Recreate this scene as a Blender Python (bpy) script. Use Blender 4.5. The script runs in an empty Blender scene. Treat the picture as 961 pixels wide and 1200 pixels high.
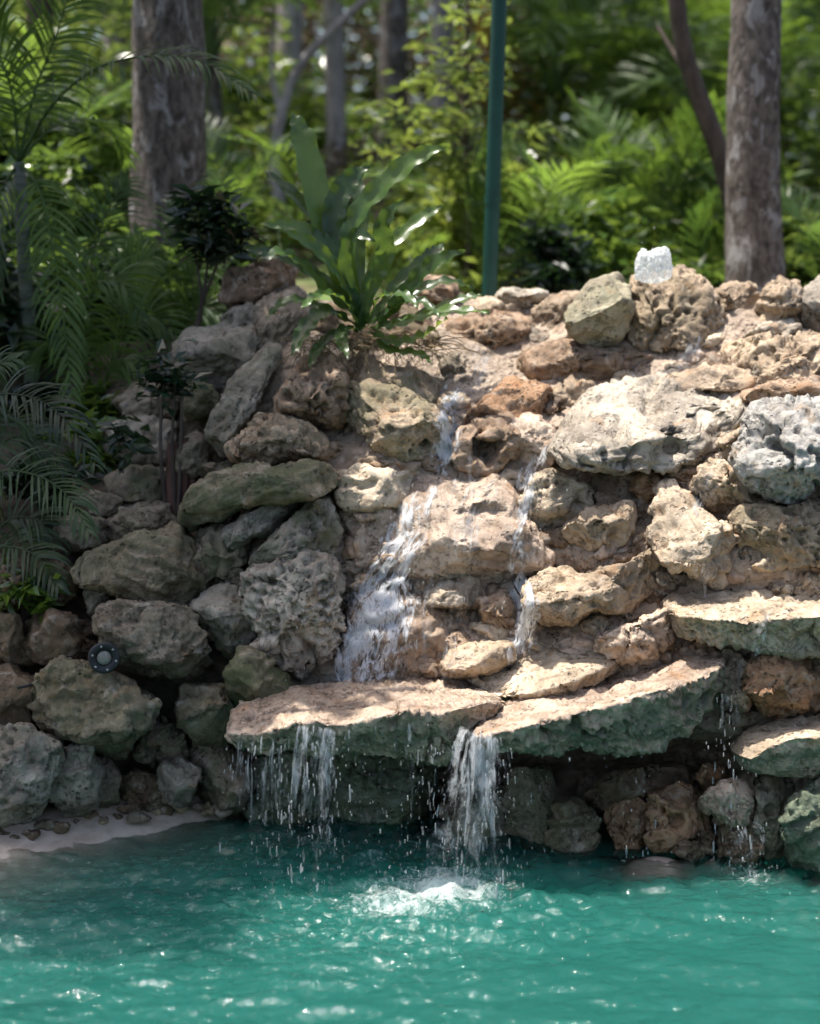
import bpy, bmesh, math, random
import numpy as np
from mathutils import Vector, Matrix

R = math.radians
random.seed(7)
RNG = np.random.default_rng(7)
SC = bpy.context.scene
COL = SC.collection

# ------------------------------------------------------------------ camera
CAM = np.array([0.0, 0.0, 1.95])
FPX = 1833.0                       # focal length in photograph pixels (961 x 1200)
PITCH = math.atan(270.0 / FPX)     # camera looks down a little
cam_d = bpy.data.cameras.new("camera")
cam = bpy.data.objects.new("camera", cam_d); COL.objects.link(cam)
cam_d.sensor_fit = 'VERTICAL'; cam_d.sensor_height = 36.0; cam_d.sensor_width = 36.0
cam_d.lens = FPX / 1200.0 * 36.0
cam_d.clip_start = 0.05; cam_d.clip_end = 500
cam_d.dof.use_dof = True; cam_d.dof.focus_distance = 5.35; cam_d.dof.aperture_fstop = 1.25
cam.location = CAM; cam.rotation_euler = (R(90) - PITCH, 0, 0)
SC.camera = cam

# ------------------------------------------------------------------ world and sun
SUN_EL, SUN_AZ = R(73), R(-72)     # azimuth from +Y (away from the camera), negative = towards -X
SDIR = np.array([math.sin(SUN_AZ) * math.cos(SUN_EL), math.cos(SUN_AZ) * math.cos(SUN_EL), math.sin(SUN_EL)])
w = bpy.data.worlds.new("World"); SC.world = w; w.use_nodes = True
nt = w.node_tree; nt.nodes.clear()
wo = nt.nodes.new('ShaderNodeOutputWorld'); bg = nt.nodes.new('ShaderNodeBackground'); sky = nt.nodes.new('ShaderNodeTexSky')
sky.sky_type = 'NISHITA'; sky.sun_disc = False; sky.sun_elevation = SUN_EL; sky.sun_rotation = SUN_AZ
sky.dust_density = 4.0
bg.inputs[1].default_value = 0.125
nt.links.new(sky.outputs[0], bg.inputs[0]); nt.links.new(bg.outputs[0], wo.inputs[0])
sun_d = bpy.data.lights.new("sun", 'SUN'); sun_d.energy = 4.3; sun_d.angle = R(0.5); sun_d.color = (1.0, 0.95, 0.87)
sun = bpy.data.objects.new("sun", sun_d); COL.objects.link(sun)
sun.rotation_euler = Vector(-SDIR).to_track_quat('-Z', 'Y').to_euler(); sun.location = (0, 0, 20)
SC.view_settings.view_transform = 'Standard'; SC.view_settings.look = 'None'
SC.view_settings.exposure = 0.95; SC.view_settings.gamma = 1.0; SC.view_settings.use_curve_mapping = False
SC.render.engine = 'CYCLES'
cy = SC.cycles
cy.use_denoising = True; cy.use_adaptive_sampling = True; cy.adaptive_threshold = 0.025; cy.max_bounces = 8; cy.diffuse_bounces = 3; cy.glossy_bounces = 3
cy.transmission_bounces = 6; cy.transparent_max_bounces = 16; cy.sample_clamp_indirect = 6.0; cy.sample_clamp_direct = 0.0
cy.caustics_reflective = False; cy.caustics_refractive = False

# ------------------------------------------------------------------ pixel -> world
CP, SP = math.cos(PITCH), math.sin(PITCH)
def rays(px, py):
    px = np.asarray(px, float); py = np.asarray(py, float)
    a = (px - 480.5) / FPX; b = (600.0 - py) / FPX
    return np.stack([a, CP + b * SP, -SP + b * CP], -1)
def at(px, py, Y):
    d = rays(px, py); Y = np.asarray(Y, float)
    return CAM + d * (Y / d[..., 1])[..., None]
def on_z(px, py, z):
    d = rays(px, py)
    return CAM + d * ((z - CAM[2]) / d[..., 2])[..., None]
def to_px(P):
    q = np.asarray(P, float) - CAM
    fwd = q[..., 1] * CP - q[..., 2] * SP; up = q[..., 1] * SP + q[..., 2] * CP
    return 480.5 + FPX * q[..., 0] / fwd, 600 - FPX * up / fwd

# ------------------------------------------------------------------ noise (numpy)
def _h(x, y, z, s):
    n = (x * 374761393 + y * 668265263 + z * 2147483647 + s * 1274126177) & 0xFFFFFFFF
    n = ((n ^ (n >> 13)) * 1274126177) & 0xFFFFFFFF
    n = ((n ^ (n >> 16)) * 2246822519) & 0xFFFFFFFF
    return ((n ^ (n >> 15)) & 0xFFFFFF) / 16777215.0
def vnoise(P, s=0):
    I = np.floor(P).astype(np.int64); f = P - I
    f = f * f * f * (f * (f * 6 - 15) + 10); r = 0
    for dx in (0, 1):
        wx = f[:, 0] if dx else 1 - f[:, 0]
        for dy in (0, 1):
            wy = f[:, 1] if dy else 1 - f[:, 1]
            for dz in (0, 1):
                wz = f[:, 2] if dz else 1 - f[:, 2]
                r = r + wx * wy * wz * _h(I[:, 0] + dx, I[:, 1] + dy, I[:, 2] + dz, s)
    return r * 2 - 1
def fbm(P, o=4, s=0, gain=0.5):
    r = 0; a = 1; t = 0
    for k in range(o):
        r = r + a * vnoise(P * (2.03 ** k) + 17.3 * k, s + k); t += a; a *= gain
    return r / t
def ridged(P, o=4, s=0):
    r = 0; a = 1; t = 0
    for k in range(o):
        r = r + a * (1 - np.abs(vnoise(P * (2.1 ** k) + 9.1 * k, s + k))); t += a; a *= 0.55
    return r / t
def worley(P, s=0):
    I = np.floor(P).astype(np.int64); best = np.full(len(P), 9.0)
    for dx in (-1, 0, 1):
        for dy in (-1, 0, 1):
            for dz in (-1, 0, 1):
                C = I + np.array([dx, dy, dz])
                q = np.stack([C[:, 0] + _h(C[:, 0], C[:, 1], C[:, 2], s), C[:, 1] + _h(C[:, 0], C[:, 1], C[:, 2], s + 1), C[:, 2] + _h(C[:, 0], C[:, 1], C[:, 2], s + 2)], 1) - P
                best = np.minimum(best, (q * q).sum(1))
    return np.sqrt(best)
def sstep(a, b, x):
    t = np.clip((x - a) / (b - a), 0, 1); return t * t * (3 - 2 * t)
def vnormals(V, F):
    N = np.zeros_like(V); F = np.asarray(F)
    if F.shape[1] == 3: fn = np.cross(V[F[:, 1]] - V[F[:, 0]], V[F[:, 2]] - V[F[:, 0]])
    else: fn = np.cross(V[F[:, 2]] - V[F[:, 0]], V[F[:, 3]] - V[F[:, 1]])
    for k in range(F.shape[1]): np.add.at(N, F[:, k], fn)
    return N / (np.linalg.norm(N, axis=1, keepdims=True) + 1e-12)

# ------------------------------------------------------------------ object helpers
def mesh_np(name, V, F, smooth=True):
    me = bpy.data.meshes.new(name); V = np.asarray(V, np.float32)
    if isinstance(F, np.ndarray):
        k = F.shape[1]
        me.vertices.add(len(V)); me.vertices.foreach_set('co', V.ravel())
        me.loops.add(F.size); me.loops.foreach_set('vertex_index', F.astype(np.int32).ravel())
        me.polygons.add(len(F)); me.polygons.foreach_set('loop_start', np.arange(0, F.size, k, dtype=np.int32))
        me.update(calc_edges=True)
    else:
        me.from_pydata(V.tolist(), [], F); me.update()
    me.polygons.foreach_set('use_smooth', np.full(len(me.polygons), smooth)); me.update()
    return me
def link(name, me, mat=None, parent=None, loc=None):
    o = bpy.data.objects.new(name, me); COL.objects.link(o)
    if mat is not None and me is not None:
        me.materials.clear(); me.materials.append(mat)
    if parent is not None: o.parent = parent
    if loc is not None: o.location = tuple(float(v) for v in loc)
    return o
def tag(o, label=None, cat=None, group=None, kind=None):
    if label: o['label'] = label
    if cat: o['category'] = cat
    if group: o['group'] = group
    if kind: o['kind'] = kind
    return o
def empty(name, loc, label=None, cat=None, group=None):
    o = bpy.data.objects.new(name, None); COL.objects.link(o); o.location = tuple(float(v) for v in loc)
    o.empty_display_size = 0.1
    return tag(o, label, cat, group)
def join(parts):
    Vs, Fs, n = [], [], 0
    for V, F in parts:
        Vs.append(V); Fs.append(np.asarray(F) + n); n += len(V)
    return np.concatenate(Vs), np.concatenate(Fs)
def local(V, parent_loc): return V - np.asarray(parent_loc, float)

def tube(path, rad, k=8, caps=True):
    """quads along a path; rad scalar or list"""
    P = np.asarray(path, float); n = len(P); rad = np.broadcast_to(np.asarray(rad, float), (n,))
    T = np.gradient(P, axis=0); T /= np.linalg.norm(T, axis=1, keepdims=True) + 1e-12
    ref = np.array([0.0, 0, 1]) if abs(T[0][2]) < 0.9 else np.array([1.0, 0, 0])
    V = np.zeros((n, k, 3)); A = None
    for i in range(n):
        if A is None: A = np.cross(T[i], ref)
        else: A = A - T[i] * A.dot(T[i])
        A = A / (np.linalg.norm(A) + 1e-12); B = np.cross(T[i], A)
        th = np.arange(k) * 2 * math.pi / k
        V[i] = P[i] + rad[i] * (np.cos(th)[:, None] * A + np.sin(th)[:, None] * B)
    i, j = np.meshgrid(np.arange(n - 1), np.arange(k), indexing='ij')
    F = np.stack([i * k + j, i * k + (j + 1) % k, (i + 1) * k + (j + 1) % k, (i + 1) * k + j], -1).reshape(-1, 4)
    return V.reshape(-1, 3), F
def smooth_path(pts, n):
    P = np.asarray(pts, float); m = len(P)
    if m == 2:
        t = np.linspace(0, 1, n)[:, None]; return P[0] * (1 - t) + P[1] * t
    E = np.vstack([2 * P[0] - P[1], P, 2 * P[-1] - P[-2]]); out = []
    for t in np.linspace(0, m - 1 - 1e-9, n):
        i = int(t); f = t - i; a, b, c, d = E[i:i + 4]
        out.append(0.5 * ((2 * b) + (-a + c) * f + (2 * a - 5 * b + 4 * c - d) * f * f + (-a + 3 * b - 3 * c + d) * f ** 3))
    return np.array(out)

# ------------------------------------------------------------------ materials
def mat_new(name):
    m = bpy.data.materials.new(name); m.use_nodes = True
    m.node_tree.nodes.clear(); return m, m.node_tree
def nd(t, typ, **kw):
    n = t.nodes.new(typ)
    for k, v in kw.items():
        if k.startswith('i_'):
            key = k[2:]; key = int(key) if key.isdigit() else key.replace('_', ' ')
            n.inputs[key].default_value = v
        else: setattr(n, k, v)
    return n
def mixc(t, fac, a, b, mode='MIX'):
    n = t.nodes.new('ShaderNodeMix'); n.data_type = 'RGBA'; n.blend_type = mode
    for s, v in ((0, fac), (6, a), (7, b)):
        if hasattr(v, 'is_linked') or hasattr(v, 'links'): t.links.new(v, n.inputs[s])
        else: n.inputs[s].default_value = v if s == 0 else (*v, 1) if len(v) == 3 else v
    return n.outputs[2]
def mathn(t, op, a, b=None, clamp=False):
    n = t.nodes.new('ShaderNodeMath'); n.operation = op; n.use_clamp = clamp
    for s, v in ((0, a), (1, b)):
        if v is None: continue
        if hasattr(v, 'links'): t.links.new(v, n.inputs[s])
        else: n.inputs[s].default_value = v
    return n.outputs[0]
def ramp(t, src, lo, hi):
    n = t.nodes.new('ShaderNodeMapRange'); n.interpolation_type = 'SMOOTHSTEP'
    n.inputs[1].default_value = lo; n.inputs[2].default_value = hi
    t.links.new(src, n.inputs[0]); return n.outputs[0]
def noise_n(t, vec, scale, detail=4, rough=0.55, dist=0.0):
    n = nd(t, 'ShaderNodeTexNoise', i_Scale=scale, i_Detail=detail, i_Roughness=rough, i_Distortion=dist)
    t.links.new(vec, n.inputs['Vector']); return n.outputs[0]

def rock_material(name='limestone'):
    m, t = mat_new(name); L = t.links
    out = nd(t, 'ShaderNodeOutputMaterial'); p = nd(t, 'ShaderNodeBsdfPrincipled'); L.new(p.outputs[0], out.inputs[0])
    tc = nd(t, 'ShaderNodeTexCoord'); oi = nd(t, 'ShaderNodeObjectInfo')
    off = nd(t, 'ShaderNodeVectorMath', operation='MULTIPLY_ADD'); L.new(oi.outputs['Random'], off.inputs[0])
    off.inputs[1].default_value = (37, 53, 71); L.new(tc.outputs['Object'], off.inputs[2]); v = off.outputs[0]
    base = oi.outputs['Color']
    moss = nd(t, 'ShaderNodeAttribute', attribute_type='OBJECT', attribute_name='moss').outputs['Fac']
    wet = nd(t, 'ShaderNodeAttribute', attribute_type='OBJECT', attribute_name='wet').outputs['Fac']
    alg = nd(t, 'ShaderNodeAttribute', attribute_type='GEOMETRY', attribute_name='algae').outputs['Fac']
    n1 = noise_n(t, v, 5.0, 5, 0.6, 0.3); n2 = noise_n(t, v, 17.0, 8, 0.68, 0.5); n3 = noise_n(t, v, 9.0, 6, 0.6, 0.8)
    n4 = noise_n(t, v, 70.0, 4, 0.7)
    c = mixc(t, ramp(t, n1, 0.30, 0.70), mixc(t, 1.0, base, (0.62, 0.58, 0.55), 'MULTIPLY'), mixc(t, 1.0, base, (1.3, 1.27, 1.22), 'MULTIPLY'))
    c = mixc(t, mathn(t, 'MULTIPLY', ramp(t, n3, 0.56, 0.70), 0.75), c, mixc(t, 1.0, base, (0.80, 0.56, 0.36), 'MULTIPLY'))      # rust
    c = mixc(t, mathn(t, 'MULTIPLY', ramp(t, n2, 0.52, 0.66), 0.45), c, (0.52, 0.46, 0.38))                                     # calcite
    c = mixc(t, mathn(t, 'MULTIPLY', ramp(t, n2, 0.49, 0.36), 0.75), c, mixc(t, 1.0, base, (0.30, 0.28, 0.25), 'MULTIPLY'))       # dark lichen
    c = mixc(t, mathn(t, 'MULTIPLY', ramp(t, n4, 0.45, 0.72), 0.35), c, mixc(t, 1.0, base, (0.45, 0.42, 0.38), 'MULTIPLY'))
    vo = nd(t, 'ShaderNodeTexVoronoi', i_Scale=48.0); wv = nd(t, 'ShaderNodeVectorMath', operation='MULTIPLY_ADD'); nc = nd(t, 'ShaderNodeTexNoise', i_Scale=30.0, i_Detail=3.0)
    L.new(v, nc.inputs['Vector']); L.new(nc.outputs['Color'], wv.inputs[0]); wv.inputs[1].default_value = (0.03, 0.03, 0.03); L.new(v, wv.inputs[2]); L.new(wv.outputs[0], vo.inputs['Vector'])
    pore = mathn(t, 'MULTIPLY', ramp(t, vo.outputs['Distance'], 0.42, 0.18), ramp(t, noise_n(t, v, 8.0, 5, 0.65), 0.46, 0.62))
    c = mixc(t, mathn(t, 'MULTIPLY', pore, 0.55), c, mixc(t, 1.0, base, (0.16, 0.13, 0.11), 'MULTIPLY'))      # dirt-filled pores
    crk = mathn(t, 'MULTIPLY', ramp(t, mathn(t, 'ABSOLUTE', mathn(t, 'SUBTRACT', noise_n(t, v, 6.5, 6, 0.62, 1.0), 0.5)), 0.022, 0.0), ramp(t, noise_n(t, v, 3.0, 2), 0.45, 0.6))
    c = mixc(t, mathn(t, 'MULTIPLY', crk, 0.75), c, mixc(t, 1.0, base, (0.2, 0.16, 0.13), 'MULTIPLY'))       # hairline cracks
    mm = mathn(t, 'MULTIPLY', ramp(t, noise_n(t, v, 7.0, 6, 0.65), 0.62, 0.40), moss)
    c = mixc(t, mm, c, (0.075, 0.09, 0.035))
    am = mathn(t, 'MULTIPLY', alg, mathn(t, 'ADD', mathn(t, 'MULTIPLY', ramp(t, noise_n(t, v, 11.0, 6, 0.7), 0.60, 0.44), 0.70), 0.08), True)
    c = mixc(t, am, c, (0.085, 0.115, 0.075))
    L.new(c, p.inputs['Base Color'])
    r = nd(t, 'ShaderNodeMapRange'); L.new(wet, r.inputs[0]); r.inputs[3].default_value = 0.9; r.inputs[4].default_value = 0.34
    rr = mathn(t, 'ADD', r.outputs[0], mathn(t, 'MULTIPLY', mathn(t, 'SUBTRACT', n2, 0.5), 0.5), True)
    L.new(rr, p.inputs['Roughness']); p.inputs['Specular IOR Level'].default_value = 0.4
    b1 = nd(t, 'ShaderNodeBump', i_Strength=0.8, i_Distance=0.016); b2 = nd(t, 'ShaderNodeBump', i_Strength=0.7, i_Distance=0.006)
    L.new(n2, b1.inputs['Height']); L.new(noise_n(t, v, 90.0, 6, 0.7), b2.inputs['Height']); L.new(b1.outputs[0], b2.inputs['Normal'])
    b3 = nd(t, 'ShaderNodeBump', i_Strength=0.9, i_Distance=-0.008); L.new(pore, b3.inputs['Height']); L.new(b2.outputs[0], b3.inputs['Normal']); L.new(b3.outputs[0], p.inputs['Normal'])
    return m
def simple_material(name, c1, c2, scale=8, rough=0.8, bump=0.3, dist=0.01, spec=0.4, stretch=(1, 1, 1), c3=None, coat=0):
    m, t = mat_new(name); L = t.links
    out = nd(t, 'ShaderNodeOutputMaterial'); p = nd(t, 'ShaderNodeBsdfPrincipled'); L.new(p.outputs[0], out.inputs[0])
    tc = nd(t, 'ShaderNodeTexCoord'); mp = nd(t, 'ShaderNodeMapping'); L.new(tc.outputs['Object'], mp.inputs[0]); mp.inputs['Scale'].default_value = stretch
    n = noise_n(t, mp.outputs[0], scale, 7, 0.65, 0.4)
    c = mixc(t, ramp(t, n, 0.32, 0.68), c1, c2)
    if c3: c = mixc(t, ramp(t, noise_n(t, mp.outputs[0], scale * 0.37, 5, 0.6, 0.6), 0.54, 0.62), c, c3)
    L.new(c, p.inputs['Base Color']); p.inputs['Roughness'].default_value = rough; p.inputs['Specular IOR Level'].default_value = spec
    b = nd(t, 'ShaderNodeBump', i_Strength=bump, i_Distance=dist); L.new(n, b.inputs['Height']); L.new(b.outputs[0], p.inputs['Normal'])
    return m
def leaf_material(name, col, trans, rough=0.42, tfac=0.45, spec=0.5, var=0.5):
    m, t = mat_new(name); L = t.links
    out = nd(t, 'ShaderNodeOutputMaterial'); p = nd(t, 'ShaderNodeBsdfPrincipled'); tr = nd(t, 'ShaderNodeBsdfTranslucent'); mx = nd(t, 'ShaderNodeMixShader')
    tc = nd(t, 'ShaderNodeTexCoord'); oi = nd(t, 'ShaderNodeObjectInfo')
    n = noise_n(t, tc.outputs['Object'], 3.0, 5, 0.7)
    n = mathn(t, 'ADD', n, mathn(t, 'MULTIPLY', mathn(t, 'SUBTRACT', oi.outputs['Random'], 0.5), 0.25))
    f = ramp(t, n, 0.3, 0.7)
    lo = tuple(c * (1 - var) for c in col); hi = (min(col[0] * (1 + var * 1.5), 1), min(col[1] * (1 + var), 1), col[2] * (1 + var * .3))
    L.new(mixc(t, f, lo, hi), p.inputs['Base Color'])
    lo = tuple(c * (1 - var * .7) for c in trans); hi = (min(trans[0] * (1 + var * 1.2), 1), min(trans[1] * (1 + var * .6), 1), trans[2])
    L.new(mixc(t, f, lo, hi), tr.inputs[0])
    p.inputs['Roughness'].default_value = rough; p.inputs['Specular IOR Level'].default_value = spec
    mx.inputs[0].default_value = tfac; L.new(p.outputs[0], mx.inputs[1]); L.new(tr.outputs[0], mx.inputs[2]); L.new(mx.outputs[0], out.inputs[0])
    return m

M = {}
M['rock'] = rock_material()
M['mortar'] = rock_material('wet_mortar')
M['earth'] = simple_material('dark_earth', (0.035, 0.026, 0.018), (0.10, 0.075, 0.05), 14, 0.9, 0.6, 0.02)
M['ground'] = simple_material('forest_floor', (0.06, 0.055, 0.025), (0.17, 0.14, 0.08), 6, 0.95, 0.6, 0.03, c3=(0.10, 0.16, 0.04))
M['bark'] = simple_material('bark', (0.045, 0.036, 0.031), (0.21, 0.175, 0.155), 30, 0.9, 1.0, 0.05, stretch=(1, 1, 0.5), c3=(0.33, 0.315, 0.31))
M['bark_pale'] = simple_material('pale_bark', (0.20, 0.17, 0.17), (0.42, 0.38, 0.38), 12, 0.9, 0.6, 0.02, stretch=(1, 1, 0.4))
M['bark_dark'] = simple_material('dark_bark', (0.04, 0.03, 0.024), (0.10, 0.075, 0.06), 16, 0.9, 0.6, 0.02, stretch=(1, 1, 0.4))
M['stem_green'] = simple_material('green_stem', (0.05, 0.075, 0.02), (0.10, 0.12, 0.04), 10, 0.5, 0.1, 0.005)
M['stem_grey'] = simple_material('ringed_stem', (0.06, 0.07, 0.05), (0.15, 0.16, 0.13), 10, 0.7, 0.3, 0.01, stretch=(1, 1, 5))
M['straw'] = simple_material('dry_straw', (0.12, 0.08, 0.04), (0.28, 0.2, 0.11), 30, 0.85, 0.1, 0.003)
M['wood'] = simple_material('weathered_wood', (0.06, 0.03, 0.022), (0.15, 0.075, 0.055), 22, 0.85, 0.8, 0.01, stretch=(1, 1, 0.15))
M['pole'] = simple_material('green_paint', (0.006, 0.045, 0.035), (0.01, 0.065, 0.05), 5, 0.4, 0.05, 0.002)
M['black'] = simple_material('black_plastic', (0.008, 0.009, 0.011), (0.016, 0.017, 0.02), 40, 0.45, 0.1, 0.001)
M['lens'] = simple_material('frosted_lens', (0.17, 0.16, 0.14), (0.24, 0.23, 0.20), 30, 0.25, 0.05, 0.001)
M['steel'] = simple_material('bolt_steel', (0.22, 0.22, 0.22), (0.35, 0.35, 0.35), 40, 0.4, 0.05, 0.001)
M['fern'] = leaf_material('fern_leaf', (0.040, 0.092, 0.026), (0.18, 0.31, 0.045), 0.33, 0.34, 0.6, 0.5)
M['palm'] = leaf_material('palm_leaf', (0.040, 0.088, 0.022), (0.17, 0.32, 0.05), 0.45, 0.38, 0.35)
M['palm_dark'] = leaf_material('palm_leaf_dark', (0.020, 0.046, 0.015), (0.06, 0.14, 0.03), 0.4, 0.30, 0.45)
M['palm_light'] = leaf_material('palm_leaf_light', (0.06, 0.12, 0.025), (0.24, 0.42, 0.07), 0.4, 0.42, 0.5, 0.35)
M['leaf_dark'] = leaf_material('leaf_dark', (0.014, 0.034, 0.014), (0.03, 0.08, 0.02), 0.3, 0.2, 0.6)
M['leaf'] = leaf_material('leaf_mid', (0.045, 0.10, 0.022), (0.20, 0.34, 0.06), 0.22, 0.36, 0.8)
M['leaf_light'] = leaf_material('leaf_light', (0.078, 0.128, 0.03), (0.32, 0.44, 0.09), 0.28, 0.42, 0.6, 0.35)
M['leaf_dry'] = leaf_material('leaf_dry', (0.13, 0.115, 0.10), (0.16, 0.15, 0.12), 0.6, 0.3, 0.3)
M['leaf_yellow'] = leaf_material('leaf_yellow', (0.22, 0.15, 0.03), (0.6, 0.42, 0.08), 0.5, 0.4)

def water_material():
    m, t = mat_new('pool_water'); L = t.links
    out = nd(t, 'ShaderNodeOutputMaterial'); tr = nd(t, 'ShaderNodeBsdfTransparent'); gl = nd(t, 'ShaderNodeBsdfGlossy', i_Roughness=0.09)
    tr.inputs[0].default_value = (0.93, 0.98, 0.97, 1)
    fr = nd(t, 'ShaderNodeFresnel', i_IOR=1.34); mx = nd(t, 'ShaderNodeMixShader')
    geo = nd(t, 'ShaderNodeNewGeometry')
    b = nd(t, 'ShaderNodeBump', i_Strength=0.85, i_Distance=0.010); L.new(noise_n(t, geo.outputs['Position'], 30.0, 4, 0.62, 0.6), b.inputs['Height'])
    L.new(b.outputs[0], gl.inputs['Normal']); L.new(b.outputs[0], fr.inputs['Normal'])
    L.new(fr.outputs[0], mx.inputs[0]); L.new(tr.outputs[0], mx.inputs[1]); L.new(gl.outputs[0], mx.inputs[2])
    # milky turbidity of the pool water: a fine suspension under the surface
    df = nd(t, 'ShaderNodeSubsurfaceScattering', falloff='BURLEY'); df.inputs[0].default_value = (0.0135, 0.095, 0.078, 1); df.inputs['Scale'].default_value = 0.45; df.inputs['Radius'].default_value = (0.4, 1.0, 0.9)
    m2 = nd(t, 'ShaderNodeMixShader')
    dep = nd(t, 'ShaderNodeAttribute', attribute_type='GEOMETRY', attribute_name='murk').outputs['Fac']
    L.new(mathn(t, 'MULTIPLY', dep, 0.80), m2.inputs[0]); L.new(tr.outputs[0], m2.inputs[1]); L.new(df.outputs[0], m2.inputs[2]); L.new(m2.outputs[0], mx.inputs[1])
    # foam
    fo = nd(t, 'ShaderNodeAttribute', attribute_type='GEOMETRY', attribute_name='foam').outputs['Fac']
    fn = noise_n(t, geo.outputs['Position'], 34.0, 7, 0.75, 1.2)
    fm = ramp(t, mathn(t, 'ADD', fn, mathn(t, 'MULTIPLY', fo, 0.42)), 0.62, 0.98)
    fd = nd(t, 'ShaderNodeBsdfDiffuse'); fd.inputs[0].default_value = (0.72, 0.78, 0.76, 1); m3 = nd(t, 'ShaderNodeMixShader')
    L.new(mathn(t, 'MULTIPLY', fm, 0.6), m3.inputs[0]); L.new(mx.outputs[0], m3.inputs[1]); L.new(fd.outputs[0], m3.inputs[2])
    L.new(m3.outputs[0], out.inputs[0]); return m
M['water'] = water_material()
def fall_material(name, dens, scale):
    m, t = mat_new(name); L = t.links
    out = nd(t, 'ShaderNodeOutputMaterial'); tr = nd(t, 'ShaderNodeBsdfTransparent'); p = nd(t, 'ShaderNodeBsdfPrincipled', i_Roughness=0.12)
    p.inputs['Base Color'].default_value = (0.80, 0.83, 0.85, 1); p.inputs['IOR'].default_value = 1.33
    tl = nd(t, 'ShaderNodeBsdfTranslucent'); tl.inputs[0].default_value = (0.85, 0.88, 0.9, 1); ms = nd(t, 'ShaderNodeMixShader'); ms.inputs[0].default_value = 0.4
    L.new(p.outputs[0], ms.inputs[1]); L.new(tl.outputs[0], ms.inputs[2])
    mx = nd(t, 'ShaderNodeMixShader'); geo = nd(t, 'ShaderNodeNewGeometry'); mp = nd(t, 'ShaderNodeMapping'); mp.inputs['Scale'].default_value = (1, 1, 0.22)
    L.new(geo.outputs['Position'], mp.inputs[0])
    f = ramp(t, noise_n(t, mp.outputs[0], scale, 5, 0.7, 0.4), 0.38, 0.68)
    L.new(mathn(t, 'ADD', mathn(t, 'MULTIPLY', f, dens), 0.05), mx.inputs[0]); L.new(tr.outputs[0], mx.inputs[1]); L.new(ms.outputs[0], mx.inputs[2]); L.new(mx.outputs[0], out.inputs[0])
    return m
M['fall'] = fall_material('white_water', 0.62, 70)
M['film'] = fall_material('water_film', 0.42, 60)
M['spray'] = fall_material('spray_drops', 0.45, 20)
M['sheet'] = fall_material('thin_water_sheet', 0.30, 45)

def sheet_material(name, dens, lo, hi, su, sv):
    m, t = mat_new(name); L = t.links
    out = nd(t, 'ShaderNodeOutputMaterial'); tr = nd(t, 'ShaderNodeBsdfTransparent'); p = nd(t, 'ShaderNodeBsdfPrincipled', i_Roughness=0.22)
    p.inputs['Base Color'].default_value = (0.78, 0.80, 0.82, 1); p.inputs['IOR'].default_value = 1.33
    tl = nd(t, 'ShaderNodeBsdfTranslucent'); tl.inputs[0].default_value = (0.80, 0.83, 0.85, 1); ms = nd(t, 'ShaderNodeMixShader'); ms.inputs[0].default_value = 0.35
    fl = nd(t, 'ShaderNodeAttribute', attribute_type='GEOMETRY', attribute_name='flow'); fd = nd(t, 'ShaderNodeAttribute', attribute_type='GEOMETRY', attribute_name='fade')
    mp = nd(t, 'ShaderNodeMapping'); mp.inputs['Scale'].default_value = (su, sv, 1); L.new(fl.outputs['Vector'], mp.inputs[0])
    n = noise_n(t, mp.outputs[0], 1.0, 6, 0.72, 0.9); n2 = noise_n(t, mp.outputs[0], 0.23, 3, 0.6, 0.5)
    f = ramp(t, mathn(t, 'ADD', mathn(t, 'ADD', n, mathn(t, 'MULTIPLY', mathn(t, 'SUBTRACT', n2, 0.5), 0.6)), mathn(t, 'MULTIPLY', mathn(t, 'SUBTRACT', fd.outputs['Fac'], 1.0), 0.35)), lo, hi)
    al = mathn(t, 'MULTIPLY', mathn(t, 'MULTIPLY', f, dens), fd.outputs['Fac'])
    b = nd(t, 'ShaderNodeBump', i_Strength=0.8, i_Distance=0.008); L.new(n, b.inputs['Height']); L.new(b.outputs[0], p.inputs['Normal'])
    mx = nd(t, 'ShaderNodeMixShader'); L.new(p.outputs[0], ms.inputs[1]); L.new(tl.outputs[0], ms.inputs[2])
    L.new(al, mx.inputs[0]); L.new(tr.outputs[0], mx.inputs[1]); L.new(ms.outputs[0], mx.inputs[2]); L.new(mx.outputs[0], out.inputs[0])
    return m
M['flow_thick'] = sheet_material('foaming_water', 0.95, 0.40, 0.58, 44, 19)
M['flow_thin'] = sheet_material('thin_running_water', 0.6, 0.40, 0.68, 80, 11)
M['plume'] = sheet_material('falling_water', 0.62, 0.40, 0.66, 70, 9)
M['strands'] = sheet_material('strands_of_water', 0.75, 0.44, 0.62, 120, 6)

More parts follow.
